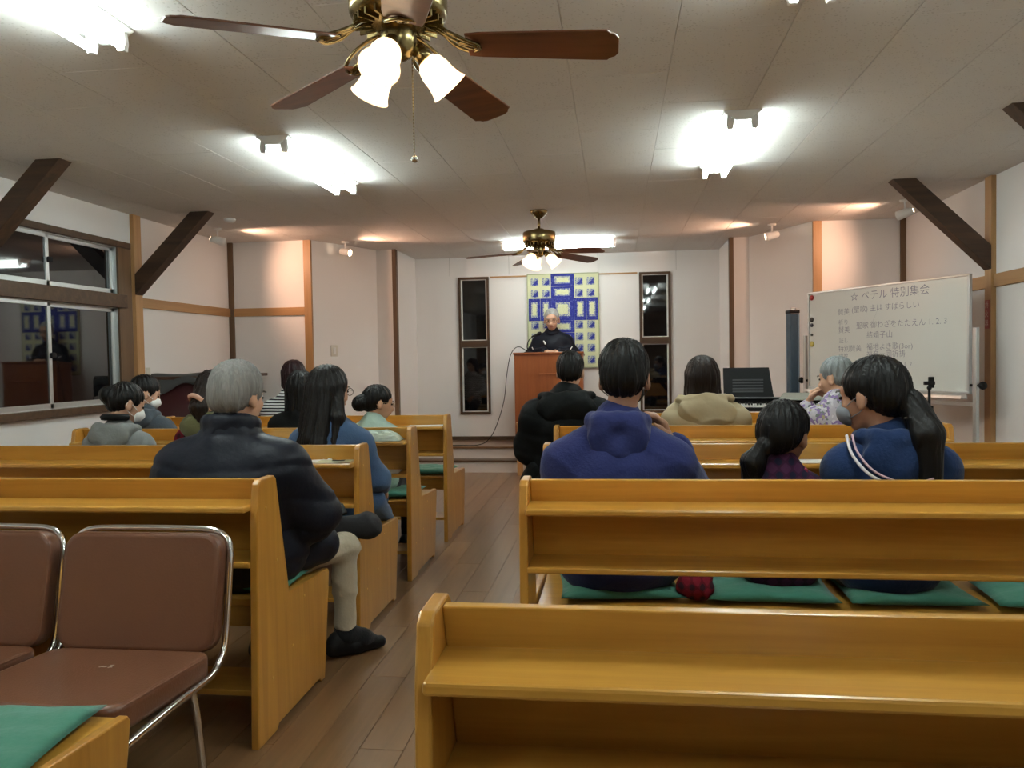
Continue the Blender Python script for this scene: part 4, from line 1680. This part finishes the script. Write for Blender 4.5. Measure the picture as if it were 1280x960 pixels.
def h_long(ln=.42, w_=.02, fwd=0):
    pr = cap_hair(.006, .006, .008)
    for sx in (-1, 1):
        pr += [('c', (sx * .068, -.005, .02), (sx * (.080 + w_), -.02, -.14), .030, .032), ('c', (sx * (.080 + w_), -.02, -.14), (sx * (.085 + w_), -.055 + fwd, -ln * .9), .032, .020),
               ('c', (sx * .045, -.06, .0), (sx * .055, -.085, -ln * .55), .048, .040), ('c', (sx * .055, -.085, -ln * .55), (sx * .060, -.085, -ln), .040, .022)]
    pr += [('c', (0, -.07, 0), (0, -.095, -ln * .5), .050, .040), ('c', (0, -.095, -ln * .5), (0, -.095, -ln * 1.03), .040, .022)]
    return pr + FACE_CUT


def h_bun(c=(0, -.105, .045), r=(.045, .035, .042)):
    return cap_hair() + FACE_CUT + [('-b', (0, -.02, -.150), (.13, .13, .06), .001), ('-e', (-.085, .014, -.030), (.02, .03, .036)),
                                    ('-e', (.085, .014, -.030), (.02, .03, .036)), ('e', c, r), ('c', (0, -.08, .03), c, .03, .03)]


def h_tail(root=(0, -.115, -.005), mid=(0, -.15, -.12), end=(0, -.12, -.27), r=.032, fringe=.0):
    pr = cap_hair(.003, .006, .003) + FACE_CUT + [('-b', (0, -.02, -.155), (.13, .13, .06), .001), ('-e', (-.086, .016, -.034), (.018, .026, .034)),
                                                   ('-e', (.086, .016, -.034), (.018, .026, .034))]
    for dx, dy in ((-.012, 0), (.012, .004), (0, -.010)):
        q = lambda p, k=1: (p[0] + dx * k, p[1] + dy * k, p[2])
        pr += [('c', q(root, .5), q(mid), r * .75, r), ('c', q(mid), q(end, 1.3), r, r * .35)]
    return pr


HAIR = {'short': h_short, 'crop': h_crop, 'bob': h_bob, 'long': h_long, 'bun': h_bun, 'tail': h_tail}


# wearable extras: each is called with the finished body
def hood(mat, w_=.125, h=.11, d=.055, z=.545, y=-.135, front=True, name='hood', amp=.003, seed=3, open_=.02):
    def go(o, P, hc, R, he, s, L):
        pr = [('e', P(0, L + y, z), (w_ * s, d * s, h * s))]
        ring = [(-.080, .065, .565), (-.100, .015, .580), (-.100, -.035, .590), (-.070, -.080, .595), (0, -.098, .595),
                (.070, -.080, .595), (.100, -.035, .590), (.100, .015, .580), (.080, .065, .565)]
        k = w_ / .125
        rr = .026
        for a, b in zip(ring, ring[1:]):
            pr.append(('c', P(a[0] * k, L + a[1], a[2] + open_ - .02), P(b[0] * k, L + b[1], b[2] + open_ - .02), rr * s, rr * s))
        for sx in (-1, 1):
            pr.append(('c', P(sx * .085 * k, L - .06, z + .01), P(0, L + y, z - h * .85), .035 * s, .026 * s))
            pr.append(('c', P(sx * .060 * k, L - .085, z + .03), P(0, L + y - .008, z - h * .45), .028 * s, .024 * s))
        link(name, sdf_mesh(pr, .008, .03, folds(seed, amp)), mat, o)
    return go


def high_collar(mat, z0=.575, z1=.64, r=.082, amp=.003, seed=2):
    def go(o, P, hc, R, he, s, L):
        pr = []
        n = 14
        for lvl in (z0, (z0 + z1) / 2, z1):
            pts = [P(r * 1.05 * math.cos(2 * PI * i / n), L + .012 + r * .92 * math.sin(2 * PI * i / n), lvl - .012 * math.sin(2 * PI * i / n)) for i in range(n + 1)]
            for a, b in zip(pts, pts[1:]):
                pr.append(('c', a, b, .024 * s, .024 * s))
        link('collar', sdf_mesh(pr, .008, .02, folds(seed, amp)), mat, o)
    return go


def mask(mat):
    def go(o, P, hc, R, he, s, L):
        pr = xf([('e', (0, .066, -.050), (.062, .050, .046)), ('c', (0, .10, -.022), (0, .108, -.045), .010, .016),
                 ('-e', (0, .03, -.045), (.058, .055, .06))], R, hc, he)
        mk = link('face_mask', sdf_mesh(pr, .006, .012), mat, o)
        for sx in (-1, 1):
            m = MB()
            m.tube(smooth_path([R @ V3(q) * he + hc for q in ((sx * .056, .058, -.028), (sx * .074, .022, -.010), (sx * .079, -.012, .006), (sx * .079, -.018, -.020),
                                                              (sx * .076, .0, -.046), (sx * .056, .05, -.066))], 4), .0018, 5)
            m.build('ear_loop', mat, mk)
    return go


def glasses(mat=M_BLACK):
    def go(o, P, hc, R, he, s, L):
        g = link('glasses', None, None, o)
        T = lambda q: R @ V3(q) * he + hc
        g_mesh = MB()
        for sx in (-1, 1):
            pts = [T((sx * .033 + .024 * math.cos(a), .103, .000 + .018 * math.sin(a))) for a in [2 * PI * i / 18 for i in range(18)]]
            g_mesh.tube(pts, .0016, 6, True)
            g_mesh.tube([T((sx * .056, .102, .006)), T((sx * .080, .06, .006)), T((sx * .086, -.01, .002))], .0016, 6)
        g_mesh.tube([T((-.010, .103, .004)), T((.010, .103, .004))], .0016, 6)
        bpy.data.objects.remove(g)
        g_mesh.build('glasses', mat, o)
    return go


def piece(name, mat, prims, vox=.007, k=.015, local='head', amp=0):
    """A loose part given in head or body coordinates."""
    def go(o, P, hc, R, he, s, L):
        pr = xf(prims, R, hc, he) if local == 'head' else prims
        link(name, sdf_mesh(pr, vox, k, folds(5, amp) if amp else None), mat, o)
    return go


def strip(name, mat, pts, r, local='head'):
    def go(o, P, hc, R, he, s, L):
        q = [R @ V3(p) * he + hc for p in pts] if local == 'head' else [P(p[0], p[1] + L, p[2]) for p in pts]
        MB().tube(smooth_path(q, 5), r, 6).build(name, mat, o)
    return go


H_BLACK = hair_mat('hair_black', (.0055, .005, .005), .40)
H_BLACK2 = hair_mat('hair_soft_black', (.009, .0075, .007), .42)
H_BROWN = hair_mat('hair_dark_brown', (.014, .008, .006), .42)
H_MAROON = hair_mat('hair_maroon', (.018, .006, .007), .42)
H_GREY = hair_mat('hair_grey', (.19, .185, .18), .55)
H_SILVER = hair_mat('hair_silver', (.20, .215, .22), .55)
H_WHITE = hair_mat('hair_white', (.30, .30, .29), .65)


def cloth(name, col, rough=.88, bump=.25, bscale=90, **k):
    return plain(name, col, rough, bump=bump, bscale=bscale, var=.12, vscale=12, spec=.25, sheen=.15, **k)


C_NAVYD = plain('navy_down', (.009, .011, .019), .5, bump=.3, bscale=22, var=.15, spec=.22)
C_BLUE = cloth('blue_hoodie', (.015, .022, .105))
C_NAVY = cloth('navy_hooded_top', (.007, .024, .085))
C_GREYH = cloth('grey_hoodie', (.21, .225, .225))
C_DENIM = cloth('denim_coat', (.050, .095, .185), bscale=140)
C_OLIVE = cloth('olive_hood', (.135, .135, .062))
C_REDP = pattern_mat('red_plaid', 'plaid_red')
C_DPLAID = pattern_mat('dark_plaid', 'plaid_dark')
C_SLATE = cloth('slate_jacket', (.055, .068, .085))
C_BLACKC = plain('black_coat', (.0045, .0055, .006), .65, bump=.3, bscale=26, var=.2, spec=.15)
C_TAN = plain('tan_down', (.36, .29, .18), .6, bump=.25, bscale=25, var=.08, spec=.25)
C_MINT = cloth('mint_coat', (.40, .55, .49))
C_FLOR = pattern_mat('floral', 'floral')
C_STRI = pattern_mat('striped', 'stripe')
C_TRACK = plain('track_jacket', (.0045, .0055, .012), .55, bump=.15, bscale=40, spec=.18)
C_WHITE = cloth('white_knit', (.74, .70, .66))
T_BEIGE = cloth('beige_trousers', (.52, .47, .36))
T_DARK = cloth('dark_trousers', (.012, .013, .016))
T_JEAN = cloth('blue_jeans', (.03, .045, .08))
GP = 'people seated on the pews'
SY = .46


def row(i):
    return ROWS[i] + SY


# man with grey hair at the aisle end
person('grey-haired man in puffy navy down jacket and beige trousers by the aisle', (-1.46, row(1) - .01), 0, 1.290, (C_NAVYD, 'down_jacket'),
       ('short', H_GREY, .014, -.118, .007), T_BEIGE, GP, sw=.205, lean=-.075, head=(-18, 8, 0), hoff=(.026, .0), wide=1.3, torso_d=1.15, jt=.05, jamp=.004, puff=(.13, .010),
       arm_r=1.12, seed=4, arms={-1: [(-.325, .02, .24), (-.16, .26, .20)], 1: [(.282, .05, .26), (.235, .27, .20)]},
       legs={1: ((.28, .38, .49), (.262, .42, .12), (.37, .52, .03))}, hs=1.04, sz=.455, extras=(piece('jacket_hem', C_NAVYD, [('c', (.06, .0, .56), (.24, .20, .545), .13, .085), ('c', (-.1, .0, .56), (-.14, .2, .55), .13, .09)], .010, .03, 'body', .004), high_collar(C_NAVYD, .575, .64, .088), piece('sock', T_DARK, [('c', (.262, .42, .22), (.262, .42, .10), .046, .045), ('c', (.262, .42, .10), (.325, .475, .062), .045, .038), ('c', (.325, .475, .062), (.365, .512, .042), .038, .022)], .007, .02, 'body')))
# man in blue hoodie, right hand raised to his mask
person('man with short black hair in royal blue hoodie, hand raised to his face', (.005, row(1)), 0, 1.350, (C_BLUE, 'hoodie'), ('short', H_BLACK, .010, -.112), T_DARK, GP,
       sw=.180, sz=.438, lean=-.045, head=(-6, 6, 0), hoff=(.025, .0), wide=1.2, torso_d=1.1, jt=.03, jamp=.004, arm_r=1.1, seed=11, skin=M_SKIN2, vox=.0065, hs=1.06,
       arms={-1: [(-.225, .04, .25), (-.11, .26, .21)], 1: [(.29, .10, .25), (.205, .17, .475)]}, hands={1: ((-.38, .05, .88), (-.85, -.10, -.35), .50)},
       extras=(hood(C_BLUE, .104, .085, .024, .535, -.098, amp=.006, seed=8), mask(M_BLACK)))
# girl between them
person('girl with dark low ponytail in dark plaid, sitting between man and woman', (.585, row(1) + .02), 0, 1.105, (C_DPLAID, 'plaid_shirt'),
       ('tail', H_BLACK, (-.02, -.108, -.055), (-.045, -.125, -.115), (-.06, -.10, -.24), .029), T_DARK, GP, sw=.135, lean=-.05, head=(-38, 6, 4), hoff=(.02, 0), seed=21,
       hs=1.12, skin=M_SKIN2, jt=.018, arms={-1: [(-.18, .06, .25), (-.08, .26, .20)], 1: [(.18, .06, .25), (.08, .26, .20)]}, extras=(strip('scarf_edge', plain('pink_edge', (.30, .03, .07), .8), [(.03, .10, .585), (.09, .03, .58), (.10, -.04, .57)], .008, 'body'),))
# woman in navy with grey mask
person('woman with long ponytail in navy hooded top with white striped edge, grey mask', (.945, row(1)), 0, 1.262, (C_NAVY, 'hooded_top'),
       ('tail', H_BLACK, (.02, -.112, -.035), (.0, -.150, -.14), (-.005, -.13, -.40), .040), T_DARK, GP, sw=.165, lean=-.05, head=(48, 8, 0), hoff=(-.06, 0), seed=31,
       hs=1.14, skin=M_SKIN2, jt=.026, wide=1.05, arms={-1: [(-.20, .05, .24), (-.09, .26, .20)]}, extras=(mask(plain('mask_grey', (.17, .18, .21), .8)), hood(C_NAVY, .135, .09, .032, .515, -.105, amp=.003, seed=4),
                                   strip('striped_edge', plain('stripe_white', (.72, .66, .68), .7), [(-.165, -.03, .595), (-.165, -.105, .53), (-.11, -.155, .46), (.0, -.172, .42), (.10, -.155, .44)], .0055, 'body'),
                                   strip('striped_edge', plain('stripe_pink', (.55, .36, .42), .7), [(-.15, -.045, .60), (-.15, -.118, .54), (-.10, -.162, .475), (.0, -.177, .44), (.09, -.162, .455)], .004, 'body'),
                                   piece('hair_tie', plain('tie_dark', (.03, .025, .02), .5), [('e', (.012, -.130, -.085), (.046, .044, .012))], .005)))
# white sleeve at the right edge
person('person in white knit at the right edge, only a sleeve in view', (1.645, row(1)), 0, 1.22, (C_WHITE, 'knit_top'), ('bob', H_BLACK2), T_DARK, GP,
       sw=.17, jt=.03, seed=41)
# left, second row
person('woman in pale grey hoodie with black bun, white hair clip and white mask', (-2.66, row(2)), 0, 1.195, (C_GREYH, 'hoodie'),
       ('bun', H_BLACK, (-.01, -.115, .012), (.048, .042, .048)), T_DARK, GP, sw=.155, lean=-.05, head=(-42, 22, 0), hoff=(.03, .02), seed=51, jt=.026,
       extras=(mask(M_MASKW), hood(C_GREYH, .140, .075, .040, .54, -.105, amp=.004, seed=12),
               piece('hair_clip', M_WHITE, [('e', (-.02, -.085, .065), (.022, .014, .016)), ('e', (-.008, -.078, .074), (.012, .018, .010))], .005),
               strip('black_undershirt', M_BLACK, [(-.08, -.02, .655), (-.05, -.07, .66), (0, -.085, .662), (.05, -.07, .66), (.08, -.02, .655)], .018, 'body')))
person('woman with long straight black hair in a blue denim coat at the aisle', (-1.475, row(2)), 0, 1.262, (C_DENIM, 'denim_coat'), ('long', H_BLACK2, .50, .018), T_JEAN, GP,
       sw=.165, lean=-.05, head=(-30, 8, 0), hoff=(-.01, .01), seed=61, jt=.024, jamp=.005, sz=.450, wide=1.1, hs=1.08, arms={1: [(.245, .02, .24), (.20, .22, .16)]},
       extras=(glasses(), piece('coat_skirt', C_DENIM, [('c', (.12, .02, .56), (.20, .18, .47), .11, .05), ('c', (.20, .04, .56), (.245, .20, .425), .07, .016), ('c', (.16, .16, .54), (.24, .235, .43), .06, .016)],
                                .009, .03, 'body', .003)))
person('person in red plaid shirt and olive hood, half hidden behind grey-haired man', (-2.13, row(2)), 0, 1.255, (C_REDP, 'plaid_shirt'),
       ('tail', H_BROWN, (.0, -.11, -.02), (.02, -.135, -.11), (.04, -.11, -.20), .034), T_DARK, GP, sw=.15, lean=-.03, head=(-10, 14, 0), seed=71,
       extras=(hood(C_OLIVE, .135, .085, .055, .555, -.115, seed=6), strip('scrunchie', plain('peach', (.62, .36, .26), .8), [(-.035, -.125, -.075), (-.02, -.165, -.055), (.02, -.175, -.055), (.05, -.15, -.075)], .013)))
# left, third row
person('woman with dark hair and white mask in a slate grey jacket by the window', (-3.11, row(3)), 0, 1.215, (C_SLATE, 'jacket'), ('short', H_BLACK, .008, -.10), T_DARK, GP,
       sw=.15, head=(-55, 20, 0), seed=81, jt=.03, extras=(mask(M_MASKW), hood(C_SLATE, .12, .075, .045, .55, -.10, seed=9)))
person('dark-haired person in black coat, half hidden behind the long-haired woman', (-2.02, row(3)), 0, 1.235, (C_BLACKC, 'coat'), ('bob', H_BLACK, .15), T_DARK, GP,
       sw=.16, head=(-15, 8, 0), seed=91, jt=.03)
person('child in mint coat with dark bun and glasses, by the aisle', (-1.545, row(3)), 0, 1.125, (C_MINT, 'coat'), ('bun', H_BLACK, (0, -.125, -.03), (.056, .05, .056)), T_DARK, GP,
       sw=.14, lean=-.04, head=(-62, 12, 0), hoff=(.04, .0), seed=101, jt=.03, hs=1.06, extras=(glasses(plain('thin_gold', (.35, .25, .15), .3, 1.0)),))
# left, front row
person('woman with maroon hair in black and white striped top, near the piano', (-2.52, row(4)), 0, 1.310, (C_STRI, 'striped_top'), ('bob', H_MAROON, .10), T_DARK, GP,
       sw=.165, head=(28, 8, 0), seed=111, jt=.024, hoff=(.02, 0), arms={-1: [(-.25, .12, .33), (-.18, .20, .50)]})
# right, fourth row
person('person with short black hair in a bulky black hooded coat', (-.30, row(3) - .01), 0, 1.335, (C_BLACKC, 'hooded_coat'), ('short', H_BLACK, .006, -.09), T_DARK, GP,
       sw=.185, lean=-.05, head=(-4, 10, 0), hoff=(.02, .01), seed=121, jt=.048, wide=1.22, puff=(.12, .006), arm_r=1.1,
       extras=(hood(C_BLACKC, .185, .095, .055, .525, -.11, seed=15, amp=.004),
               piece('coat_skirt', C_BLACKC, [('c', (-.15, -.02, .60), (-.22, .02, .50), .11, .09), ('c', (-.22, .02, .52), (-.25, .26, .40), .09, .05), ('c', (-.15, .1, .55), (-.17, .33, .48), .10, .07)], .010, .03, 'body', .004)))
person('woman with dark brown bob in a tan down coat with large hood', (.535, row(3)), 0, 1.275, (C_TAN, 'down_coat'), ('bob', H_BROWN, .14, .008), T_DARK, GP,
       sw=.175, lean=-.05, head=(0, 6, 0), hoff=(-.015, .01), seed=131, jt=.048, wide=1.12, puff=(.11, .008), arm_r=1.08, hs=1.12,
       extras=(hood(C_TAN, .190, .105, .055, .53, -.11, seed=17, amp=.007, open_=.04),))
person('elderly woman with grey hair in floral blouse, hand at her chin', (1.305, row(3)), 0, 1.265, (C_FLOR, 'floral_blouse'), ('short', H_SILVER, .010, -.115), T_DARK, GP,
       sw=.16, lean=-.04, head=(52, 10, 0), hoff=(.0, .02), seed=141, jt=.026, vox=.0065, arms={-1: [(-.215, .10, .33), (-.145, .125, .555)]},
       hands={-1: ((.38, .12, .80), (.6, -.2, .3), .8)})
# speaker at the lectern
sp_ = person('white-haired speaker in dark track jacket reading at the lectern', (-.755, 9.775), PI, 1.878, (C_TRACK, 'track_jacket'), ('crop', H_WHITE), T_DARK,
             None, seat=1.03, sw=.175, lean=.02, head=(0, 15, 0), hoff=(.0, .04), seed=151, jt=.026, vox=.0065, stand=ZST, hs=1.14, wide=1.08,
             arms={-1: [(-.275, .06, .30), (-.085, .225, .352)], 1: [(.275, .06, .30), (.085, .225, .352)]},
             hands={-1: ((.55, .55, -.1), (.1, -.2, -1), .35), 1: ((-.55, .55, -.1), (-.1, -.2, -1), .35)},
             extras=(glasses(), high_collar(C_TRACK, .565, .585, .062, .001),
                     piece('chest_logo', M_WHITE, [('c', (.078, .160, 1.465), (.095, .156, 1.495), .011, .008)], .004, .004, 'body'),
                     strip('jacket_piping', M_WHITE, [(.245, .10, .40), (.20, .165, .345), (.12, .215, .36)], .006, 'body'),
                     strip('jacket_piping', M_WHITE, [(-.245, .10, .40), (-.20, .165, .345), (-.12, .215, .36)], .006, 'body')))

# ------------------------------------------------------------------ belongings
o = link('cloth_bundle', sdf_mesh([('c', (-.10, -.02, 0), (.07, .02, .0), .042, .052), ('e', (.08, .02, .0), (.055, .055, .050)), ('c', (-.12, -.04, .03), (-.05, -.03, .05), .025, .02)], .008, .03, folds(3, .006)),
         plain('charcoal_cloth', (.022, .022, .025), .9, bump=.3, bscale=40), None, (-1.178, 3.41, .562), (0, 0, .15))
o.scale = (1.1, 1.15, 1.15)
tag(o, 'charcoal cloth bundle resting on knee of the grey-haired man', 'bag')
o = MB().box((-.06, -.035, -.008), (.06, .035, .008), .006).build('black_pouch', M_BLACK, None, (-1.232, 3.35, .640), (.5, -.25, .5))
tag(o, 'small shiny black pouch with white mark beside charcoal bundle', 'pouch')
MB().ball((.02, .0, .008), (.012, .008, .002)).build('white_mark', M_WHITE, o)
o = link('patterned_bag', sdf_mesh([('e', (0, 0, .05), (.09, .07, .05)), ('c', (-.05, 0, .06), (.06, .02, .09), .03, .02)], .008, .02, folds(13, .006)),
         pattern_mat('red_plaid_bag', 'plaid_red'), None, (.272, ROWS[1] + .36, .430))
o.scale = (.8, .8, .9)
tag(o, 'small dark red patterned bag on the pew seat beside man in blue hoodie', 'bag')
